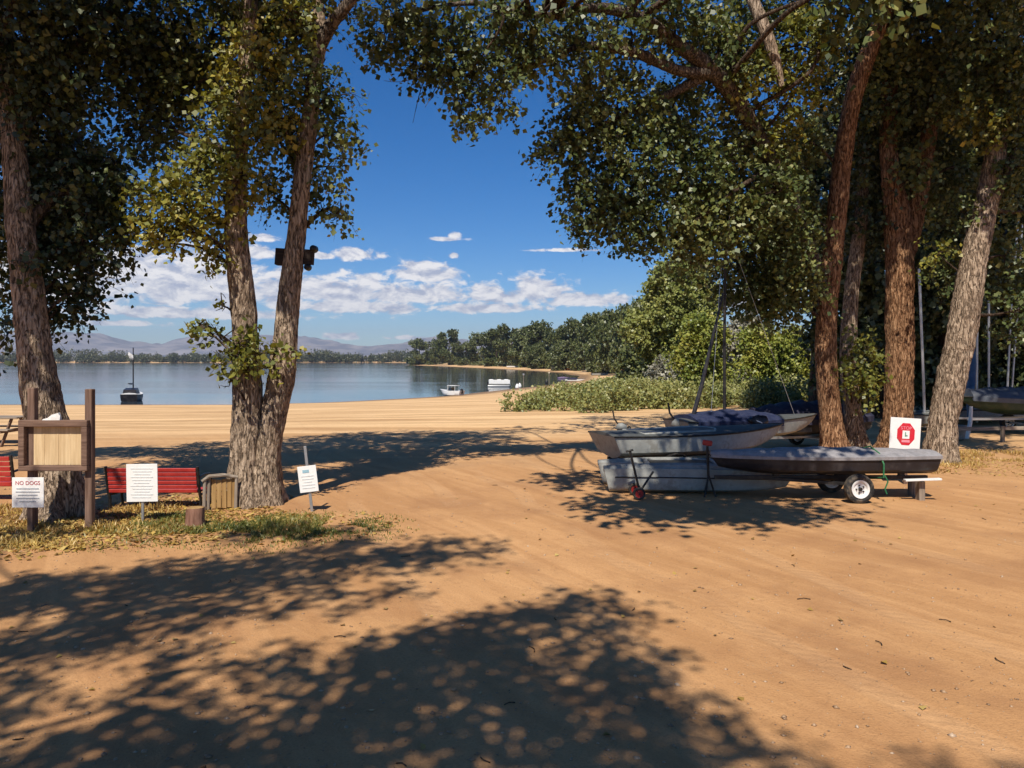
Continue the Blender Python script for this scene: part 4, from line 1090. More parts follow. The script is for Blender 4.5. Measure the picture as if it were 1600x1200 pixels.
rg = np.random.default_rng(66)
n = 5200
yy = 3.6 + 14 * rg.uniform(0, 1, n) ** 1.7; xx = rg.uniform(-.8, .8, n) * (yy + 1.5)
sz = .006 + .016 * rg.uniform(0, 1, n) ** 4
base = np.array([[1, 0, 0], [-1, 0, 0], [0, 1, 0], [0, -1, 0], [0, 0, .7], [0, 0, -.7]], float)
tri = np.array([[0, 2, 4], [2, 1, 4], [1, 3, 4], [3, 0, 4], [2, 0, 5], [1, 2, 5], [3, 1, 5], [0, 3, 5]])
th = rg.uniform(0, 6.283, n)
sc3 = rg.uniform(.6, 1.4, (n, 1, 3))
pv_ = base[None] * sc3 * sz[:, None, None]
px_ = pv_[..., 0] * np.cos(th)[:, None] - pv_[..., 1] * np.sin(th)[:, None]
py_ = pv_[..., 0] * np.sin(th)[:, None] + pv_[..., 1] * np.cos(th)[:, None]
V = np.stack([px_ + xx[:, None], py_ + yy[:, None], pv_[..., 2] + ground(xx, yy)[:, None] + .002], -1).reshape(-1, 3)
F = (np.arange(n)[:, None, None] * 6 + tri[None]).reshape(-1, 3)
M_stone = leafmat('pebble', [(.14, .085, .05), (.28, .17, .09), (.40, .26, .15), (.48, .36, .25)], 0.0, 1.0)
tag(link_mesh('pebbles', np_mesh('pebbles', V, F), M_stone), 'small pale pebbles and grit strewn over the open dirt', 'gravel', kind='stuff')
V = []; F = []
for i in range(36):
    y0_ = 4 + 12 * rg.random() ** 1.5; x0_ = rg.uniform(-.75, .75) * y0_; a = rg.uniform(0, 6.28); L = rg.uniform(.04, .13); z0_ = gz(x0_, y0_) + .006
    v, f, _ = bark_tube([(x0_, y0_, z0_, .0028), (x0_ + math.cos(a) * L * .5, y0_ + math.sin(a) * L * .5, z0_ + .004, .0028), (x0_ + math.cos(a + .3) * L, y0_ + math.sin(a + .3) * L, z0_, .002)], 5, .05, 0, 1)
    V.append(v); F.append(f)
V, F = merge(list(zip(V, F)))
tag(link_mesh('fallen_twigs', np_mesh('fallen_twigs', V, F), M_bark_dark), 'small dry twigs lying scattered on the dirt', 'twigs', kind='stuff')

# ------------------------------------------------------------------ notice board and signs on the left
FACE = (R(90), 0, 0)     # text standing up, facing the camera
d = 10.5
gl = gz(-6.2, d)
cx = (87 - 800) / FPX * d
nb = thing('notice_board', 'brown wooden notice board on two posts with a bare plywood panel', 'notice board', (cx, d, gl))
k = d / FPX
def zz_(py, dd): return EYE - (py - HOR) / FPX * dd
for px, pt in ((47, 606), (137, 608)):
    x = (px - 87) * k
    MB().box((x, 0.06, (zz_(pt, d) - gl) / 2 - .1), (.098, .098, zz_(pt, d) - gl + .2), None, .008).build('post', M_brownw, nb)
zt, zb = zz_(656, d) - gl, zz_(735, d) - gl
xl, xr = (33 - 87) * k, (140 - 87) * k
fr = MB()
fr.box(((xl + xr) / 2, -.02, zt - .045), (xr - xl, .10, .09), None, .006)
fr.box(((xl + xr) / 2, -.02, zb + .035), (xr - xl, .10, .07), None, .006)
fr.box((xl + .04, -.022, (zt + zb) / 2 - .01), (.08, .098, zt - zb - .164), None, .006)
fr.box((xr - .04, -.022, (zt + zb) / 2 - .01), (.08, .098, zt - zb - .164), None, .006)
fr.build('frame', M_brownx, nb)
MB().box(((xl + xr) / 2, .02, (zt + zb) / 2), (xr - xl - .15, .015, zt - zb - .15)).build('panel', M_ply, nb)
st = MB()
for q in (-.16, 0.03, .2): st.box((q + (xl + xr) / 2, .0105, (zt + zb) / 2 - .02), (.012, .004, zt - zb - .2))
st.build('panel_batten', M_ply, nb)
pp = thing('paper_bundle', 'crumpled white cloth lying on top of the notice board frame', 'cloth', (cx + (84 - 87) * k, d - .02, gl + zt))
MB().loft([[(-.13, -.03, .0), (-.13, .03, .0), (-.12, .03, .012), (-.12, -.03, .012)], [(-.06, -.045, .0), (-.06, .045, .0), (-.05, .04, .035), (-.05, -.04, .03)], [(0.0, -.045, .0), (0.0, .045, 0), (0.02, .04, .085), (0.01, -.04, .075)], [(.07, -.04, .0), (.07, .04, .0), (.075, .035, .10), (.085, -.03, .09)], [(.11, -.03, .0), (.11, .03, .0), (.10, .025, .05), (.11, -.02, .06)]]).build('cloth', M_white, pp, True)

d = 10.26
x = (44 - 800) / FPX * d; g = gz(x, d)
s1 = thing('warning_sign', 'small white NO DOGS sign on a short dark wooden post, farthest left', 'sign', (x, d, g))
MB().box((.015, .035, .22), (.07, .06, .62), None, .006).build('post', M_brownw, s1)
z0, z1 = zz_(793, d) - g, zz_(746, d) - g
MB().box((0, -.002, (z0 + z1) / 2), (.425, .012, z1 - z0), None, .003).build('sign_plate', M_signw, s1)
text_part('heading', 'NO DOGS', .072, M_inkred, s1, (0, -.0105, z1 - .075), FACE)
ln = MB()
for i, wd in enumerate((.30, .32, .26, .31, .22)):
    ln.box((0, -.0095, z1 - .15 - i * .043), (wd, .003, .014))
ln.build('small_print', M_ink, s1)

d = 10.95
x = (222 - 800) / FPX * d; g = gz(x, d)
s2 = thing('white_sign', 'upright white sign with faint print on a thin metal post before the red bench', 'sign', (x, d, g))
MB().box((.0, .024, .28), (.035, .03, .72), None, .004).build('post', M_steel, s2)
z0, z1 = zz_(784, d) - g, zz_(725, d) - g
MB().box((0, 0, (z0 + z1) / 2), (.445, .012, z1 - z0), Matrix.Rotation(R(-1.0), 3, 'Y'), .003).build('sign_plate', M_signw, s2)
ln = MB()
for i in range(11):
    ln.box((0.005 * math.sin(i), -.0085, z1 - .065 - i * .041), (.32 - .05 * (i % 3), .003, .011))
M_faint = worn('faint_print', (0.70, 0.71, 0.70), 0.6, 0, .08, 9)
ln.build('small_print', M_faint, s2)

d = 11.7
x = (487 - 800) / FPX * d; g = gz(x, d)
s3 = thing('leaning_sign', 'white notice on a leaning thin metal post, right of the twin-stemmed tree', 'sign', (x, d, g))
lean = Matrix.Rotation(R(-6.2), 3, 'Y')
def L3(p): return lean @ Vector(p)
MB().beam(L3((0, .02, -.15)), L3((0, .02, zz_(697, d) - g)), .042, .022, (0, 1, 0), .003).build('post', M_steel, s3)
pb, pt_ = zz_(768, d) - g, zz_(728, d) - g
MB().box(L3((0, -.008, (pb + pt_) / 2)), (.285, .01, pt_ - pb + .01), Matrix.Rotation(R(-7), 3, 'Y'), .003).build('sign_plate', M_signw, s3)
ln = MB(); ln.box(L3((-.02, -.0155, pt_ - .075)), (.10, .003, .045), lean); ln.build('emblem', M_inkblue, s3)
ln = MB()
for i, wd in enumerate((.2, .17, .12, .2, .19)): ln.box(L3((0, -.0155, pt_ - .15 - i * .045)), (wd, .003, .012), lean)
ln.build('small_print', M_faint, s3)

# ------------------------------------------------------------------ red benches, stump, timber crib, picnic table
def red_bench(px, d, wpx, label, top_py=730, bot_py=770, rotz=0.0):
    k = d / FPX
    x = (px - 800) * k; g = gz(x, d)
    W_ = wpx * k
    o = thing('red_bench', label, 'bench', (x, d, g), rotz, 'red park benches on the left')
    zt = zz_(top_py, d) - g; zb = zz_(bot_py, d) - g
    n = 6; hh = (zt - zb) / n
    for i in range(n):
        MB().box((0, -.01 - .012 * i, zb + hh * (i + .5)), (W_, .026, hh * .84), Matrix.Rotation(R(6), 3, 'X'), .006).build('back_slat', M_red, o)
    for i in range(4):
        MB().box((0, .09 + i * .1, zb + .005), (W_, .088, .03), None, .006).build('seat_slat', M_red, o)
    for sx in (-1, 1):
        e = MB()
        xx = sx * (W_ / 2 + .022)
        e.tube([(xx, .05, -.02), (xx, .06, zb * .6), (xx, .02, zb), (xx, -.07, zt + .02)], .024, 8)
        e.tube([(xx, .46, -.02), (xx, .42, zb * .6), (xx, .45, zb + .02), (xx, .46, zb + .2)], .022, 8)
        e.tube([(xx, -.03, zb + .24), (xx, .2, zb + .26), (xx, .42, zb + .24), (xx, .48, zb + .18), (xx, .45, zb + .13)], .02, 8)
        e.tube([(xx, .02, zb - .03), (xx, .25, zb - .045), (xx, .45, zb - .02)], .02, 8)
        e.build('end_frame', M_black, o, True)
    return o
red_bench(240, 12.0, 138, 'red slatted park bench seen from behind, back of the white sign')
red_bench(-46, 12.6, 130, 'red slatted bench cut off by the left edge, behind the notice board', 712, 760)

x, dd = gp(305, 818)
g = gz(x, dd)
stp = thing('tree_stump', 'short reddish sawn stump in the dry grass by the bench', 'stump', (x, dd, g))
v, f, _ = bark_tube([(0, 0, -.1, .15), (0, 0, .08, .135), (.005, 0, .2, .13), (.005, 0, .26, .125)], 28, .03, .12, 3)
link_mesh('stump_side', np_mesh('stump_side', v, f, True), M_stump, stp)
MB().lathe([(.118, .246), (.118, .256), (.10, .262)], n=24).build('cut_top', M_ochre, stp)

d = 11.9
x = (338 - 800) / FPX * d; g = gz(x, d)
cr = thing('timber_crib', 'small weathered timber crib with ochre boards between bench and twin-stemmed tree', 'timber box', (x, d, g), R(6))
for (px_, py_) in ((-.18, -.02), (-.13, .02), (.27, .08)):
    MB().tube([(px_, py_, -.1), (px_ + .01, py_, .3), (px_ + .015, py_, .50)], [.03, .028, .026], 8).build('post', M_greyw, cr, True)
MB().tube([(-.20, -.04, .46), (-.10, -.02, .535), (.10, .02, .545), (.30, .08, .50)], [.028, .03, .03, .028], 8).build('top_rail', M_greyx, cr, True)
bd = MB()
for i in range(5): bd.box((-.05 + i * .075, .05 + i * .012, .25), (.07, .02, .46 - .02 * (i % 2)), None, .004)
bd.build('board_panel', M_ochre, cr)

def picnic(px, d, label):
    x = (px - 800) / FPX * d; g = gz(x, d)
    o = thing('picnic_table', label, 'table', (x, d, g))
    for i in range(5): MB().box((0, -.3 + i * .15, .74), (1.8, .135, .04), None, .006).build('table_plank', M_greyx, o)
    for s in (-1, 1):
        MB().box((0, s * .62, .44), (1.8, .24, .04), None, .006).build('seat', M_greyx, o)
        e = MB()
        e.beam((s * .65, -.62, -.02), (s * .65, -.18, .72), .09, .04, (1, 0, 0)); e.beam((s * .65, .62, -.02), (s * .65, .18, .72), .09, .04, (1, 0, 0))
        e.beam((s * .69, -.72, .40), (s * .69, .72, .40), .04, .09)
        e.build('leg_frame', M_brownx, o)
    return o
picnic(-12, 21, 'weathered picnic table on the shaded sand at the far left edge')

# box and lamp on the tree
c0 = P(459, 402, 12.5)
bxo = thing('tree_box', 'dark wooden board box fixed high across the right stem of the twin tree', 'box', (c0.x, c0.y, c0.z))
k = 12.2 / FPX
MB().box((-.12, .02, .0), (.34, .16, .27), Matrix.Rotation(R(4), 3, 'Y'), .006).build('box_body', M_darkw, bxo)
MB().box((.20, .05, .01), (.22, .12, .24), Matrix.Rotation(R(4), 3, 'Y'), .006).build('side_board', M_darkw, bxo)
lm = MB(); lm.lathe([(.02, -.09), (.055, -.06), (.062, .05), (.05, .06)], (.32, .03, .14), 'y', 16); lm.tube([(.31, .05, .13), (.26, .06, .09), (.24, .06, .05)], .012, 6)
lm.build('floodlight', M_black, bxo, True)
lm = MB(); lm.lathe([(.02, -.09), (.05, -.06), (.055, .05), (.045, .06)], (.22, .03, -.16), 'y', 16); lm.tube([(.22, .05, -.16), (.2, .06, -.09)], .012, 6)
lm.build('floodlight', M_black, bxo, True)

# ------------------------------------------------------------------ boats
def hull_rings(L, B, D, transom=.75, n=18, sheer=.18, vee=.55, bowrise=.75, raked=.25, point=.02):
    """closed rings stern to bow; x forward, z=0 at the keel amidships"""
    rings = []
    for i in range(n + 1):
        u = i / n
        if u < .45: hb = transom + (1 - transom) * math.sin(u / .45 * math.pi / 2)
        else: hb = max(point, math.cos((u - .45) / .55 * math.pi / 2) ** .75)
        hb *= B / 2
        zs = D * (1 + sheer * (u - .3) ** 2 * 2.0)
        zk = D * bowrise * max(0, (u - .55) / .45) ** 2.6
        ch = zk + (zs - zk) * (1 - vee) * .55
        pts = []
        def xk(z_, u=u, zs=zs): return L * u - raked * z_ * max(0, 1 - u / .3) - .7 * (zs - z_) * max(0, (u - .6) / .4) ** 2
        prof = [(1, zs), (.985, zs - (zs - ch) * .45), (.93, ch + (zs - ch) * .12), (.80, ch * .9 + zk * .1), (.42, zk + (ch - zk) * .35), (0, zk)]
        for (q, z_) in prof: pts.append((xk(z_), hb * q, z_))
        for (q, z_) in prof[-2::-1]: pts.append((xk(z_), -hb * q, z_))
        rings.append(pts)
    return rings
def boat(name, label, cat, base, rotz, L, B, D, m_h, m_d, m_rail, z0, pitch=0.0, cockpit=True, cover=None, group=None, **kw):
    o = thing(name, label, cat, base, rotz, group)
    rings = hull_rings(L, B, D, **kw)
    tilt = lambda p: (p[0] - p[2] * math.sin(pitch), p[1], p[2] + p[0] * math.sin(pitch) + z0)
    R2 = [[tilt(p) for p in r] for r in rings]
    h = MB(); h.loft(R2); h.build('hull', m_h, o, True)
    # deck with camber, 6 mm above the closed hull top
    dk = MB(); dr = []
    for r in rings:
        x, hb, zs = r[0][0], r[0][1], r[0][2]
        ys = [hb * q for q in (1, .6, .2, -.2, -.6, -1)]
        top = [(x, y_, zs + .006 + .10 * hb * (1 - (y_ / hb) ** 2 if hb > 1e-4 else 0)) for y_ in ys]
        bot = [(x, -hb, zs + .003), (x, hb, zs + .003)]
        dr.append([tilt(p) for p in top + bot])
    dk.loft(dr); dk.build('deck', m_d, o, True)
    rl = MB()
    for s in (1, -1):
        rl.tube([tilt((r[0][0], s * (r[0][1] + .008), r[0][2] + .004)) for r in rings], .018, 6)
    rl.build('rub_rail', m_rail, o, True)
    if cockpit:
        x0, x1 = L * .12, L * .55
        zc = D * 1.02 + .03
        cp = MB()
        w0 = B * .32
        loop = [tilt((x0, w0, zc)), tilt((x1 - .15, w0, zc + .02)), tilt((x1, w0 * .5, zc + .03)), tilt((x1, -w0 * .5, zc + .03)), tilt((x1 - .15, -w0, zc + .02)), tilt((x0, -w0, zc)), tilt((x0, w0, zc))]
        cp.tube(loop, .028, 6); cp.build('coaming', m_h, o, True)
        cf = MB(); cf.box(tilt(((x0 + x1) / 2, 0, zc + .012)), (x1 - x0 - .06, w0 * 1.85, .03), None, .01); cf.build('cockpit_floor', M_darkhull, o)
    if cover:
        cv = MB(); crs = []
        mcov, ch, c0_, c1_ = cover
        for i, r in enumerate(rings):
            u = i / (len(rings) - 1)
            if u < c0_ or u > c1_: continue
            x, hb, zs = r[0][0], r[0][1] + .03, r[0][2]
            hh = ch * (0.55 + .45 * math.sin(min(1, max(0, (u - c0_) / (c1_ - c0_))) * math.pi)) * (1 + .12 * math.sin(i * 2.3))
            sk = -.05 if ch < .2 else -.14
            prof = [(1.0, sk), (1.01, .0), (.75, hh * .45), (.4, hh * .85), (0, hh), (-.4, hh * .85), (-.75, hh * .45), (-1.01, 0), (-1.0, sk), (-.5, -.02), (.5, -.02)]
            crs.append([tilt((x, hb * a, zs + b + .02)) for a, b in prof])
        cv.loft(crs); cv.build('cover', mcov, o, True)
    return o
def wheel(parent, c, r, w_, hub=M_white, spokes=True):
    """wheel with its axle along y"""
    tw = r * .34
    o = MB().lathe([(r * .60, -w_ / 2 * .3), (r * .61, -w_ / 2 * .8), (r * .80, -w_ / 2), (r * .97, -w_ / 2 * .75), (r, -w_ / 2 * .3), (r, w_ / 2 * .3), (r * .97, w_ / 2 * .75), (r * .80, w_ / 2), (r * .61, w_ / 2 * .8), (r * .60, w_ / 2 * .3)], c, 'y', 32).build('wheel', M_rubber, parent, True)
    rim = MB()
    rim.lathe([(r * .08, -w_ / 2 * .80), (r * .34, -w_ / 2 * .78), (r * .40, -w_ / 2 * .95), (r * .50, -w_ / 2 * .80), (r * .54, -w_ / 2 * .95), (r * .62, -w_ / 2 * 1.06), (r * .63, -w_ / 2 * .7), (r * .63, w_ / 2 * .7), (r * .62, w_ / 2 * 1.06), (r * .50, w_ / 2 * .95), (r * .44, w_ / 2 * .6)], c, 'y', 32)
    rim.build('rim', hub, o, True)
    hb = MB()
    hb.lathe([(r * .08, -w_ / 2 * 1.12), (r * .12, -w_ / 2 * 1.0), (r * .13, w_ / 2 * 1.0), (r * .10, w_ / 2 * 1.12)], c, 'y', 16)
    for i in range(5):
        a = i * 2 * math.pi / 5
        hb.lathe([(r * .045, -w_ / 2 * .86), (r * .05, w_ / 2 * .9)], (c[0] + r * .27 * math.cos(a), c[1], c[2] + r * .27 * math.sin(a)), 'y', 8)
    hb.build('hub', M_black, o, True)
    return o
def rotz_to(a, b): return math.atan2(b[1] - a[1], b[0] - a[0])

# nearest: slender covered boat on a two-wheeled trailer
pa = P(1448, 715, 12.9); pb_ = P(1110, 722, 12.75)
rz = rotz_to(pa, pb_); Lb = math.hypot(pb_.x - pa.x, pb_.y - pa.y)
g = gz(pa.x - 1.5, 12.8)
rb = boat('rowing_boat', 'slender dark boat under a grey fitted cover, nearest of the stored boats', 'boat', (pa.x, pa.y, g), rz, Lb, .82, .31, M_darkhull, M_darkhull, M_black, .40, 0.0, False, (M_cover, .12, 0, 1.0), None, sheer=.04, transom=.72, bowrise=.45)
sb = MB()
sb.box((Lb * .27, 0, .60), (.03, .93, .46), None, .01)
tr = thing('boat_trailer', 'black two-wheeled trailer with a white rim under the slender covered boat', 'trailer', (pa.x, pa.y, g), rz)
fm = MB()
fm.beam((.0, 0, .34), (Lb * .98, 0, .36), .07, .06); fm.beam((Lb * .36, -.46, .27), (Lb * .36, .46, .27), .05, .05, (0, 0, 1))
fm.beam((Lb * .36, -.3, .27), (Lb * .75, 0, .34), .05, .05); fm.beam((Lb * .36, .3, .27), (Lb * .75, 0, .34), .05, .05)
fm.beam((Lb * .12, 0, .34), (Lb * .12, 0, .46), .10, .06); fm.beam((Lb * .7, 0, .36), (Lb * .7, 0, .47), .10, .06); fm.beam((Lb * .36, 0, .27), (Lb * .36, 0, .47), .5, .05)
fm.build('frame', M_black, tr)
for s in (-1, 1): wheel(tr, (Lb * .385, s * .50, .235), .235, .14, M_white)
MB().beam((-.02, .36, .36), (.55, .30, .335), .10, .03).build('tail_board', M_white, tr)
for s in (-1, 1): MB().box((.18 + s * .05, .2 * s, .14), (.10, .14, .34), None, .01).build('support_block', M_greyw, tr)
stp = MB()
ww = .44
stp.tube([(Lb * .265, ww, .40), (Lb * .265, ww + .005, .62), (Lb * .265, .3, .78), (Lb * .265, 0, .86), (Lb * .265, -.3, .78), (Lb * .265, -ww - .005, .62), (Lb * .265, -ww, .40), (Lb * .265, 0, .33), (Lb * .265, ww, .40)], .014, 6)
stp.tube([(Lb * .262, ww + .01, .44), (Lb * .25, ww + .03, .34), (Lb * .262, ww + .02, .22), (Lb * .255, ww + .03, .14)], .012, 6)
stp.build('tie_strap', M_strap, rb, True)

# catamaran hulls on the ground
pa = P(952, 768, 13.35); pb_ = P(1242, 768, 13.2)
rz = rotz_to(pa, pb_); Lb = math.hypot(pb_.x - pa.x, pb_.y - pa.y)
g = gz(pa.x + 1.5, 13.3)
ca = thing('beach_catamaran', 'mottled white catamaran hulls lying low on the sand in front of the other boats', 'catamaran', (pa.x, pa.y, g), rz)
for (yo, xo) in ((0.0, 0.0), (.78, -.05)):
    rr_ = hull_rings(Lb - abs(xo), .34, .42, transom=.55, sheer=-.25, bowrise=.25, vee=.75)
    h = MB(); h.loft([[(p[0] + xo, p[1] + yo, p[2] + .02) for p in r] for r in rr_]); h.build('hull', M_hullw, ca, True)
    dk = MB(); dk.tube([(r[0][0] + xo, yo, r[0][2] + .012) for r in rr_], [max(.01, r[0][1] * .55) for r in rr_], 8); dk.build('hull_deck', M_hullg, ca, True)
    st_ = MB(); st_.tube([(r[0][0] + xo, yo - r[1][1] - .004, r[1][2] + .03) for r in rr_[1:-1]], .012, 6); st_.build('waterline_stripe', M_darkhull, ca, True)
for xx in (.7, 1.9):
    MB().tube([(xx, -.02, .47), (xx, .82, .47)], .035, 10).build('crossbeam', M_alu, ca, True)
MB().box((1.3, .40, .475), (1.1, .66, .012), None, .004).build('trampoline', M_darkhull, ca)

# white dinghy above on its trailer
pa = P(956, 716, 14.7); pb_ = P(1222, 700, 15.9)
rz = rotz_to(pa, pb_); Lb = math.hypot(pb_.x - pa.x, pb_.y - pa.y)
g = gz(pa.x + 2, 15.2)
dg = boat('white_dinghy', 'weathered white dinghy with raised pointed bow on a trailer behind the catamaran hulls', 'boat', (pa.x, pa.y, g), rz, Lb, 1.42, .44, M_hullw, M_deck, M_black, .43, R(.2), True, None, None, sheer=.24, transom=.82, bowrise=.7, raked=.5)
tr2 = thing('boat_trailer', 'dark trailer with small wheels carrying the weathered white dinghy', 'trailer', (pa.x, pa.y, g), rz)
fm = MB()
fm.beam((.1, -.4, .38), (Lb * .65, -.4, .38), .06, .06); fm.beam((.1, .4, .38), (Lb * .65, .4, .38), .06, .06)
fm.beam((Lb * .65, -.4, .38), (Lb * 1.05, 0, .40), .06, .06); fm.beam((Lb * .65, .4, .38), (Lb * 1.05, 0, .40), .06, .06)
fm.beam((Lb * .26, -.62, .26), (Lb * .26, .62, .26), .05, .05); fm.beam((.2, -.4, .38), (.2, .4, .38), .05, .05); fm.beam((Lb * .62, -.4, .385), (Lb * .62, .4, .385), .05, .05)
fm.tube([(Lb * 1.05, 0, .40), (Lb * 1.05, 0, 0.02)], .03, 8)
fm.build('frame', M_black, tr2)
for s in (-1, 1):
    wheel(tr2, (Lb * .26, s * .66, .25), .25, .14, M_steel)
    fd = MB(); pts = []
    for i in range(9):
        a = math.pi * i / 8
        pts.append((Lb * .26 + .31 * math.cos(a), s * .66, .25 + .31 * math.sin(a)))
    for i in range(8): fd.beam(pts[i], pts[i + 1], .17, .012, (0, 1, 0) if False else (0, 0, 1), 0)
    fd.build('mudguard', M_black, tr2)

# blue-covered sailing dinghy behind, with mast and leaning spar
pa = P(1062, 690, 17.2); pb_ = P(1275, 690, 18.4)
rz = rotz_to(pa, pb_); g = gz(pa.x + 1.5, 17.6); Lb = math.hypot(pb_.x - pa.x, pb_.y - pa.y)
sd = boat('sailing_dinghy', 'sailing dinghy under a crumpled blue cover with a tall dark mast, behind the white dinghy', 'sailboat', (pa.x, pa.y, g), rz, Lb, 1.4, .42, M_hullg, M_deck, M_black, .50, 0, False, (M_blue, .22, .05, .62), None, sheer=.2)
inv = Matrix.Rotation(-rz, 3, 'Z')
def loc_(px, py, dd): return inv @ (P(px, py, dd) - Vector((pa.x, pa.y, g)))
ms = MB(); ms.tube([loc_(1132, 668, 17.6), loc_(1132, 520, 17.6), loc_(1134, 340, 17.6)], [.036, .034, .028], 10); ms.tube([loc_(1118, 510, 17.6), loc_(1132, 512, 17.6), loc_(1146, 510, 17.6)], .014, 6)
ms.build('mast', M_dkmast, sd, True)
sp_ = MB(); sp_.tube([loc_(1083, 650, 17.3), loc_(1097, 600, 17.35), loc_(1112, 535, 17.4), loc_(1130, 458, 17.5)], [.05, .045, .036, .02], 10)
sp_.build('furled_sail', M_darkhull, sd, True)
stb = MB(); stb.tube([loc_(1132, 345, 17.6), loc_(1110, 660, 17.3)], .006, 5); stb.tube([loc_(1132, 345, 17.6), loc_(1250, 672, 18.2)], .006, 5)
stb.build('stay_wire', M_steel, sd)
def outboard(label, p, rotz, s=1.0):
    o = thing('outboard_motor', label, 'motor', p, rotz)
    cw = MB(); cw.loft([[(-.15 * s, -.07 * s, .02 * s), (-.15 * s, .07 * s, .02 * s), (-.13 * s, .06 * s, .13 * s), (-.13 * s, -.06 * s, .13 * s)], [(0, -.10 * s, 0), (0, .10 * s, 0), (0, .085 * s, .20 * s), (0, -.085 * s, .20 * s)], [(.12 * s, -.09 * s, 0), (.12 * s, .09 * s, 0), (.10 * s, .07 * s, .19 * s), (.10 * s, -.07 * s, .19 * s)], [(.19 * s, -.05 * s, .04 * s), (.19 * s, .05 * s, .04 * s), (.16 * s, .04 * s, .13 * s), (.16 * s, -.04 * s, .13 * s)]]); cw.build('cowling', M_hullg, o, 'all')
    m2 = MB(); m2.loft([[(.06 * s, -.04 * s, 0), (.06 * s, .04 * s, 0), (-.07 * s, .04 * s, 0), (-.07 * s, -.04 * s, 0)], [(.04 * s, -.03 * s, -.35 * s), (.04 * s, .03 * s, -.35 * s), (-.05 * s, .03 * s, -.35 * s), (-.05 * s, -.03 * s, -.35 * s)]])
    m2.build('shaft', M_black, o)
    MB().tube([(.1 * s, 0, .15 * s), (.22 * s, 0, .32 * s), (.26 * s, 0, .55 * s)], .022 * s, 8).build('tiller', M_black, o, True)
    MB().blob((-.2 * s, 0, .05 * s), (.06 * s, .07 * s, .07 * s), 5, .1).build('grip', M_black, o, True)
    return o
outboard('white outboard motor tilted on the stern of the weathered white dinghy', tuple(P(972, 672, 15.6)), R(170), .72)
outboard('white outboard motor with an upright black tiller beside the crumpled blue cover', tuple(P(1062, 668, 17.1)), R(160), 1.0)

# navy covered boat next to the reddish trunk
pa = P(1335, 690, 20.6); pb_ = P(1165, 690, 19.6)
rz = rotz_to(pa, pb_); g = gz(pa.x - 1.5, 20); Lb = math.hypot(pb_.x - pa.x, pb_.y - pa.y)
boat('covered_boat', 'low boat under a dark navy cover, left of the reddish trunk', 'boat', (pa.x, pa.y, g), rz, Lb, 1.5, .45, M_darkhull, M_darkhull, M_black, .35, R(-1), False, (M_purple, .42, 0, .95), None)
tr4 = thing('boat_trailer', 'shadowed trailer beneath the navy-covered boat', 'trailer', (pa.x, pa.y, g), rz)
fm = MB(); fm.beam((.1, -.4, .32), (Lb * .95, -.3, .32), .06, .06); fm.beam((.1, .4, .32), (Lb * .95, .3, .32), .06, .06); fm.beam((Lb * .4, -.6, .24), (Lb * .4, .6, .24), .05, .05)
fm.build('frame', M_steel, tr4)
for s in (-1, 1): wheel(tr4, (Lb * .4, s * .64, .24), .24, .14, M_steel)

c0 = P(1186, 659, 16.6)
bg_ = thing('gear_bag', 'small dark bundle of gear lying behind the raised bow of the white dinghy', 'bundle', tuple(c0))
MB().blob((0, 0, 0), (.20, .16, .13), 8, .18).build('cloth', M_darkhull, bg_, 'all')
rp = MB(); rp.tube([(-.12, -.08, .05), (-.02, -.18, .0), (.1, -.1, -.06)], .012, 5); rp.build('cord', M_white, bg_, True)

# launching dolly and stand by the catamaran
d = 12.75
x = (998 - 800) / FPX * d; g = gz(x, d); k = d / FPX
dl = thing('launching_dolly', 'black launching dolly with upright T handle and small red-hubbed wheels', 'dolly', (x, d, g))
hd = MB(); hd.tube([(0.02, 0, .10), (-13 * k, .02, zz_(706, d) - g)], .02, 8); hd.tube([(-13 * k - .07, .02, zz_(706, d) - g), (-13 * k + .05, .02, zz_(703, d) - g)], .018, 8)
hd.tube([(0.02, 0, .12), (.26, .1, .44)], .018, 8); hd.build('handle', M_black, dl, True)
MB().tube([(0.0, -.12, .10), (0.0, .36, .10)], .018, 8).build('axle', M_black, dl, True)
wheel(dl, (-.01, -.10, .105), .105, .07, M_red); wheel(dl, (-.01, .34, .105), .105, .07, M_red)
d = 13.0
x = (1107 - 800) / FPX * d; g = gz(x, d); k = d / FPX
js = thing('boat_stand', 'black boat stand with a faded red head at the tip of the slender boat', 'stand', (x, d, g))
MB().tube([(0, 0, .32), (-.02, 0, zz_(697, d) - g)], .022, 8).build('post', M_black, js, True)
MB().box((-.02, 0, zz_(692, d) - g), (.16, .08, .09), Matrix.Rotation(R(8), 3, 'Y'), .015).build('head', M_red, js)
for a in (100, 220, 340):
    MB().tube([(0, 0, .36), (.12 * math.cos(R(a)), .14 * math.sin(R(a)), -.01)], .016, 6).build('leg', M_black, js, True)

# stop sign
d = 14.2
x = (1414 - 800) / FPX * d; g = gz(x, d); k = d / FPX
ss = thing('stop_sign', 'white square sign with a red octagon beside the pale leaning trunk', 'sign', (x, d, g))
zc = zz_(682, d) - g
MB().box((.02, .03, zc / 2), (.07, .04, zc + .1), None, .005).build('post', M_brownw, ss)
ln_ = Matrix.Rotation(R(3.5), 3, 'Y')
def S3(xx, yy, z_): return ln_ @ Vector((xx, yy, z_ - zc)) + Vector((0, 0, zc))
MB().box((0, 0, zc), (.565, .012, 58 * k), ln_, .003).build('sign_plate', M_signw, ss)
oc_ = MB()
def octa(mb, r, cx_, cz, y0, y1, ax=1.0):
    a = [(cx_ + r * ax * math.cos(R(22.5 + 45 * i)), cz + r * 1.25 * math.sin(R(22.5 + 45 * i))) for i in range(8)]
    mb.loft([[S3(p, y0, zc + q) for p, q in a], [S3(p, y1, zc + q) for p, q in a]])
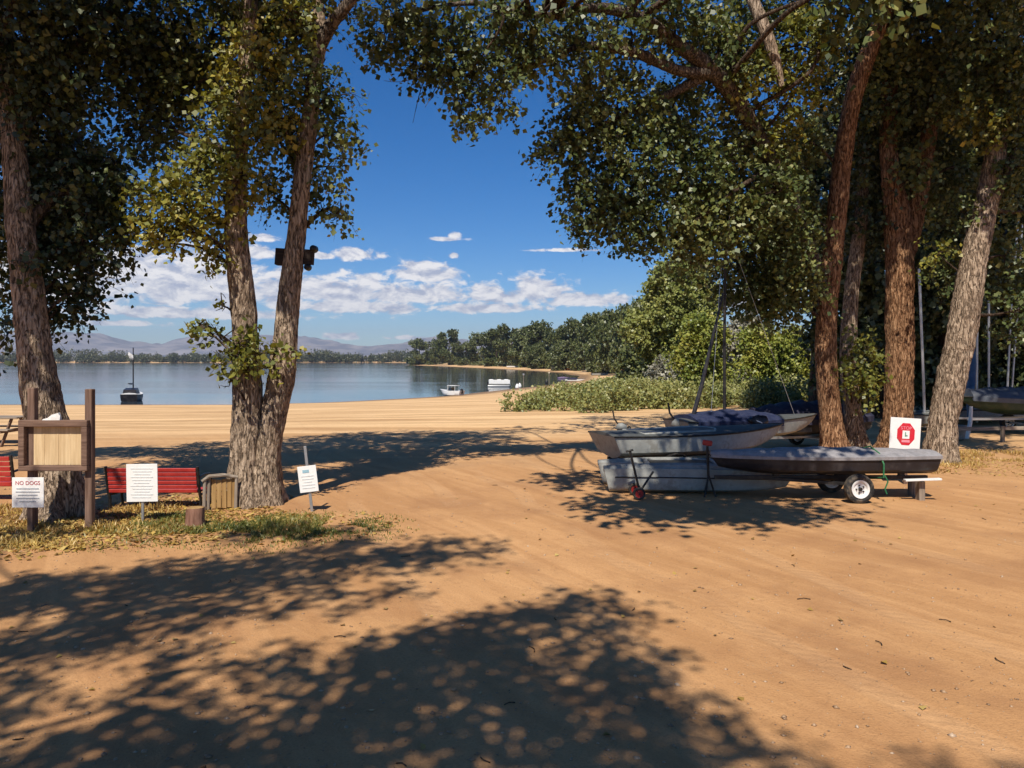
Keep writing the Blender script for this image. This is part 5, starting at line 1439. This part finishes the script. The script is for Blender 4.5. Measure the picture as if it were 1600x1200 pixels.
octa(oc_, .175, 0.01, .045, -.0075, -.0105); oc_.build('octagon', M_redsign, ss)
MB().box(S3(.01, -.0125, zc + .035), (.13, .003, .15), ln_).build('white_panel', M_signw, ss)
mk = MB(); mk.box(S3(.0, -.0155, zc + .04), (.02, .002, .08), ln_); mk.box(S3(.022, -.0155, zc + .015), (.035, .002, .025), ln_); mk.build('figure_mark', M_inkgreen, ss)
text_part('lettering', 'STOP', .085, M_pink, ss, S3(.01, -.0122, zc + .155), (R(90), R(3.5), 0))
MB().box(S3(.01, -.0122, zc - .085), (.15, .002, .045), ln_).build('pink_panel', M_pink, ss)
lp = MB()
for i in range(2): lp.box(S3(.0, -.0085, zc - .235 - i * .035), (.34, .003, .012), ln_)
lp.build('small_print', M_ink, ss)

# boat yard on the far right
pa = P(1700, 655, 24.5); pb_ = P(1500, 655, 23.6)
rz = rotz_to(pa, pb_); g = gz(pa.x - 1.5, 24); Lb = math.hypot(pb_.x - pa.x, pb_.y - pa.y)
boat('covered_boat', 'dark green boat under a slate-grey cover at the right edge', 'boat', (pa.x, pa.y, g), rz, Lb, 1.6, .48, M_green, M_green, M_black, .52, R(1), False, (M_slate, .36, 0, .97), None)
tr5 = thing('boat_trailer', 'trailer beneath the green boat with a slate-grey cover', 'trailer', (pa.x, pa.y, g), rz)
fm = MB(); fm.beam((.1, -.4, .45), (Lb * .98, -.2, .47), .06, .06); fm.beam((.1, .4, .45), (Lb * .98, .2, .47), .06, .06); fm.beam((Lb * .5, -.6, .28), (Lb * .5, .6, .28), .05, .05); fm.tube([(Lb * .93, 0, .46), (Lb * .93, 0, .0)], .03, 8)
fm.build('frame', M_steel, tr5)
for s in (-1, 1): wheel(tr5, (Lb * .5, s * .66, .28), .28, .15, M_steel)
def stored(label, px, d, mast_rows, m_mast, lengthpx=150, m_h=M_hullg, cover=None):
    x = (px - 800) / FPX * d; g = gz(x, d)
    L = lengthpx / FPX * d
    o = boat('sailing_dinghy', label, 'sailboat', (x - L * .35, d, g), R(12), L, 1.3, .42, m_h, M_deck, M_black, .12, 0, not cover, cover, 'masted dinghies stored under the trees')
    iv = Matrix.Rotation(-R(12), 3, 'Z')
    for rows in mast_rows:
        MB().tube([iv @ (P(a, b, dd) - Vector((x - L * .35, d, g))) for (a, b, dd) in rows], .042, 8).build('mast', m_mast, o, True)
    return o
stored('stored dinghy whose white mast shows between the thick forked trunk and the pale leaning trunk', 1442, 25.5, [[(1445, 668, 25.5), (1443, 595, 25.5), (1436, 420, 25.5)]], M_alu, 120)
stored('stored dinghy whose thin mast rises just right of the pale leaning trunk', 1530, 27.5, [[(1526, 660, 27.5), (1527, 480, 27.5), (1528, 400, 27.5)], [(1545, 655, 27.5), (1545, 470, 27.5)]], M_alu, 130)
stored('stored dinghy with a pair of tall pale masts near the right edge', 1580, 28.5, [[(1572, 650, 28.5), (1580, 480, 28.5), (1592, 330, 28.5)], [(1578, 650, 28.6), (1590, 480, 28.6), (1597, 350, 28.6)]], M_alu, 140, M_hullw)
c0 = P(1514, 640, 25.0)
tb = thing('furled_sail', 'bright blue furled sail standing upright against the dark trees', 'sail', (c0.x, c0.y, gz(c0.x, 25)))
MB().tube([(0, 0, 0), (.0, 0, .9), (.02, 0, 1.5), (.10, 0, 2.2), (.16, 0, 2.7)], [.03, .08, .17, .13, .04], 12).build('cloth', M_sky_tarp, tb, True)
x, dd = (1512 - 800) / FPX * 22.6, 22.6
g = gz(x, dd)
wp = thing('white_post', 'leaning white post standing below the slate-grey boat cover', 'post', (x, dd, g))
MB().tube([(-.05, 0, -.1), (.08, 0, .5), (.1, 0, .95)], [.06, .055, .045], 10).build('post', M_white, wp, True)
x0 = (1488 - 800) / FPX * 21.5; x1 = (1640 - 800) / FPX * 21.5
g = gz(x0, 21.5)
fn = thing('rail_fence', 'low weathered rail fence at the edge of the boat yard', 'fence', (x0, 21.5, g))
MB().beam((-.2, 0, .38), (x1 - x0, .2, .40), .05, .10).build('rail', M_greyx, fn)
for xx in (.05, 1.45, 2.7): MB().box((xx, .07, .18), (.09, .09, .56), None, .008).build('post', M_greyw, fn)
x, dd = (1497 - 800) / FPX * 22.0, 22.0
gb = thing('buoy_bundle', 'grey plastic tub tipped over behind the pale leaning trunk', 'tub', (x, dd, gz(x, dd)))
MB().lathe([(.10, .0), (.17, .05), (.21, .42), (.22, .44), (.20, .44), (.16, .08)], n=20).build('tub', M_hullg, gb, True)

# ------------------------------------------------------------------ boats on the water and along the bay
d = 84.0
c0 = P(207, 624, d)
sbt = thing('sailboat', 'small sailboat anchored off the beach with bare mast and dark cockpit', 'sailboat', (c0.x, d, WL), R(108))
rings = hull_rings(4.6, 2.1, 1.0, transom=.8, sheer=.3)
MB().loft([[(p[0] - 2.2, p[1], p[2] - .28) for p in r] for r in rings]).build('hull', M_darkhull, sbt, True)
MB().loft([[(r[0][0] - 2.2, r[0][1] * q, r[0][2] - .27 + .16 * (1 - q * q)) for q in (1, .5, 0, -.5, -1)] + [(r[0][0] - 2.2, -r[0][1], r[0][2] - .275), (r[0][0] - 2.2, r[0][1], r[0][2] - .275)] for r in rings]).build('deck', M_white, sbt, True)
MB().loft([[(-1.9, -.7, .72), (-1.9, .7, .72), (-1.9, .6, 1.25), (-1.9, -.6, 1.25)], [(-.2, -.8, .72), (-.2, .8, .72), (-.3, .6, 1.4), (-.3, -.6, 1.4)]]).build('spray_hood', M_darkhull, sbt)
MB().loft([[(-.2, -.75, .75), (-.2, .75, .75), (-.3, .6, 1.15), (-.3, -.6, 1.15)], [(1.2, -.5, .8), (1.2, .5, .8), (1.0, .4, 1.02), (1.0, -.4, 1.02)]]).build('cabin', M_white, sbt)
mm = MB(); mm.tube([(.5, 0, .8), (.5, 0, 5.8)], [.075, .055], 8); mm.build('mast', M_dkmast, sbt)
MB().tube([(.5, 0, 1.8), (-1.8, .1, 1.9)], [.09, .07], 8).build('boom', M_dkmast, sbt)
MB().loft([[(.5, -.02, 4.4), (.5, .02, 4.4), (.5, .02, 4.7), (.5, -.02, 4.7)], [(.3, -.03, 4.6), (.3, .35, 4.65), (.3, .35, 5.0), (.3, -.03, 4.95)], [(.2, .3, 4.9), (.2, .45, 4.95), (.2, .45, 5.3), (.2, .3, 5.25)]]).build('burgee', M_white, sbt)

d = 96.0
c0 = P(705, 617, d)
mb = thing('motorboat', 'small white motorboat moored close to the beach in mid-bay', 'motorboat', (c0.x, d, WL), R(155))
rings = hull_rings(3.0, 1.6, .75, transom=.85, sheer=.25)
MB().loft([[(p[0] - 1.4, p[1], p[2] - .15) for p in r] for r in rings]).build('hull', M_white, mb, True)
MB().loft([[(-.2, -.5, .6), (-.2, .5, .6), (-.25, .45, 1.0), (-.25, -.45, 1.0)], [(.4, -.45, .6), (.4, .45, .6), (.1, .4, 1.0), (.1, -.4, 1.0)]]).build('windscreen', M_glass, mb)
cpy = MB(); cpy.box((-.3, 0, 1.25), (1.2, 1.1, .05), None, .01)
for sx in (-.8, .2):
    for sy in (-.5, .5): cpy.tube([(sx, sy, .55), (sx, sy, 1.25)], .025, 6)
cpy.build('canopy', M_white, mb)
MB().box((-1.5, 0, .55), (.3, .35, .6), None, .06).build('engine', M_black, mb)

d = 128.0
c0 = P(780, 605, d)
pn = thing('pontoon_boat', 'white pontoon boat lying at the water\'s edge below the wooded point', 'pontoon boat', (c0.x, d, WL), R(4))
for s in (-1, 1): MB().tube([(-1.9, s * .75, .12), (1.5, s * .75, .12), (1.9, s * .75, .24)], [.24, .24, .06], 12).build('pontoon', M_steel, pn, True)
MB().box((0, 0, .42), (3.7, 1.9, .08), None, .01).build('deck', M_hullg, pn)
rl = MB()
for s in (-1, 1): rl.box((0, s * .92, .82), (3.5, .04, .62), None, .01)
for s in (-1, 1): rl.box((s * 1.74, 0, .82), (.04, 1.76, .62), None, .01)
rl.build('rail_panel', M_white, pn)
st_ = MB()
for q in (-1.3, 0, 1.2): st_.box((q, .5, .85), (.7, .6, .75), None, .06)
st_.build('seat', M_white, pn)
MB().box((-1.9, 0, .6), (.28, .34, .6), None, .06).build('engine', M_black, pn)

def buoy(label, px, py, d, m_, post=False):
    c_ = P(px, py, d); z_ = max(WL, gz(c_.x, d))
    o = thing('mooring_buoy' if not post else 'marker_post', label, 'buoy' if not post else 'post', (c_.x, d, z_))
    if post:
        MB().tube([(0, 0, -.3), (0, 0, 2.0)], .06, 8).build('pole', M_greyw, o); MB().box((0, 0, 2.0), (.3, .1, .3), None, .02).build('marker', m_, o)
    else:
        MB().lathe([(.05, -.1), (.28, .05), (.30, .3), (.18, .55), (.06, .7)], n=14).build('float', m_, o, True)
        MB().tube([(0, 0, .7), (0, 0, .85)], .04, 6).build('lifting_eye', M_steel, o)
    return o
buoy('white mooring buoy just right of the pontoon boat', 812, 601, 125, M_white)
buoy('white float at the waterline by the sand, right of the pontoon boat', 808, 606, 121, M_white)
buoy('slim marker post standing in the shallows near the pontoon boat', 818, 603, 130, M_steel, True)
buoy('yellowish marker post on the sand at the inner end of the bay', 858, 597, 150, M_cream, True)
buoy('dark float beached beside the yellowish marker post', 854, 599, 146, M_black)

def skiff(label, px, py, d, rz, L, mh, cov=None):
    c_ = P(px, py, d); z_ = gz(c_.x, d)
    return boat('beached_skiff', label, 'boat', (c_.x, d, max(z_, WL) - .05), rz, L, L * .36, L * .13, mh, M_deck, M_black, 0, 0, not cov, cov, 'skiffs drawn up along the bay')
skiff('white skiff with a dark cover pulled up at the inner corner of the bay', 884, 595, 160, R(-8), 4.2, M_white, (M_purple, .3, .1, .6))
skiff('lilac kayak-like skiff at the water edge inside the bay', 872, 592, 185, R(15), 3.0, worn('lilac_paint', (.42, .30, .48), .5))
skiff('pale skiff drawn up under the trees across the bay', 862, 579, 330, R(10), 7.0, M_hullw)
skiff('white boat lying on the far sand below the trees', 792, 577, 410, R(5), 7.5, M_white)
skiff('terracotta-coloured boat below the trees on the far side', 885, 580, 300, R(20), 7.0, M_terra)
skiff('pale skiff drawn up on the inner sand before the trees', 925, 582, 215, R(10), 5.0, M_hullw)

# lake houses / boat sheds behind the thicket
def cabin(px, py, d, w_, dp, h, label, m_r, m_w):
    x, y_, z_ = base_at(px, d)
    o = thing('lake_cabin', label, 'cabin', (x, y_, z_), R(18))
    MB().box((0, 0, h / 2), (w_, dp, h), None, .02).build('wall', m_w, o)
    MB().loft([[(-w_ / 2 - .3, -dp / 2 - .4, h), (-w_ / 2 - .3, 0, h + dp * .32), (-w_ / 2 - .3, dp / 2 + .4, h), (-w_ / 2 - .3, 0, h + .02)], [(w_ / 2 + .3, -dp / 2 - .4, h), (w_ / 2 + .3, 0, h + dp * .32), (w_ / 2 + .3, dp / 2 + .4, h), (w_ / 2 + .3, 0, h + .02)]]).build('roof', m_r, o)
    for q in (-.28, .25):
        f_ = MB(); f_.box((w_ * q, -dp / 2 - .02, h * .55), (w_ * .18, .06, h * .4), None, .01); ff = f_.build('window', M_white, o)
        MB().box((w_ * q, -dp / 2 - .055, h * .55), (w_ * .14, .02, h * .33)).build('pane', M_glass, ff)
    MB().box((w_ * .0, -dp / 2 - .02, h * .38), (w_ * .14, .05, h * .74), None, .01).build('door', M_brownw, o)
    return o
cabin(992, 580, 140, 3.6, 3.4, 1.7, 'small cream cabin with terracotta roof behind the thicket', M_terra, M_cream)
x, y_, z_ = base_at(985, 110)
tc_ = thing('tarp_heap', 'teal tarpaulin over a heap of boats behind the thicket', 'tarpaulin', (x, y_, z_))
MB().blob((0, 0, .5), (1.5, 1.0, .75), 4, .12).build('tarpaulin', M_teal, tc_, True)
skiff('grey upturned skiff beside the teal tarpaulin behind the thicket', 1008, 592, 108, R(25), 4.6, M_hullg)
skiff('long pale skiff behind the low thicket, left of the teal tarpaulin', 950, 591, 118, R(3), 5.0, M_cream)

# ------------------------------------------------------------------ haze
mh, t, out = mat('haze')
pv = t.new('ShaderNodeVolumePrincipled')
pv.inputs['Color'].default_value = (0.80, 0.88, 1.0, 1)
pv.inputs['Density'].default_value = 9e-5
pv.inputs['Anisotropy'].default_value = 0.2
t.l.new(pv.outputs[0], out.inputs['Volume'])
hz = MB(); hz.box((0, 4800, 195), (20600, 10800, 410))
tag(hz.build('haze', mh), 'pale summer haze over the lake and hills', 'haze', kind='stuff')
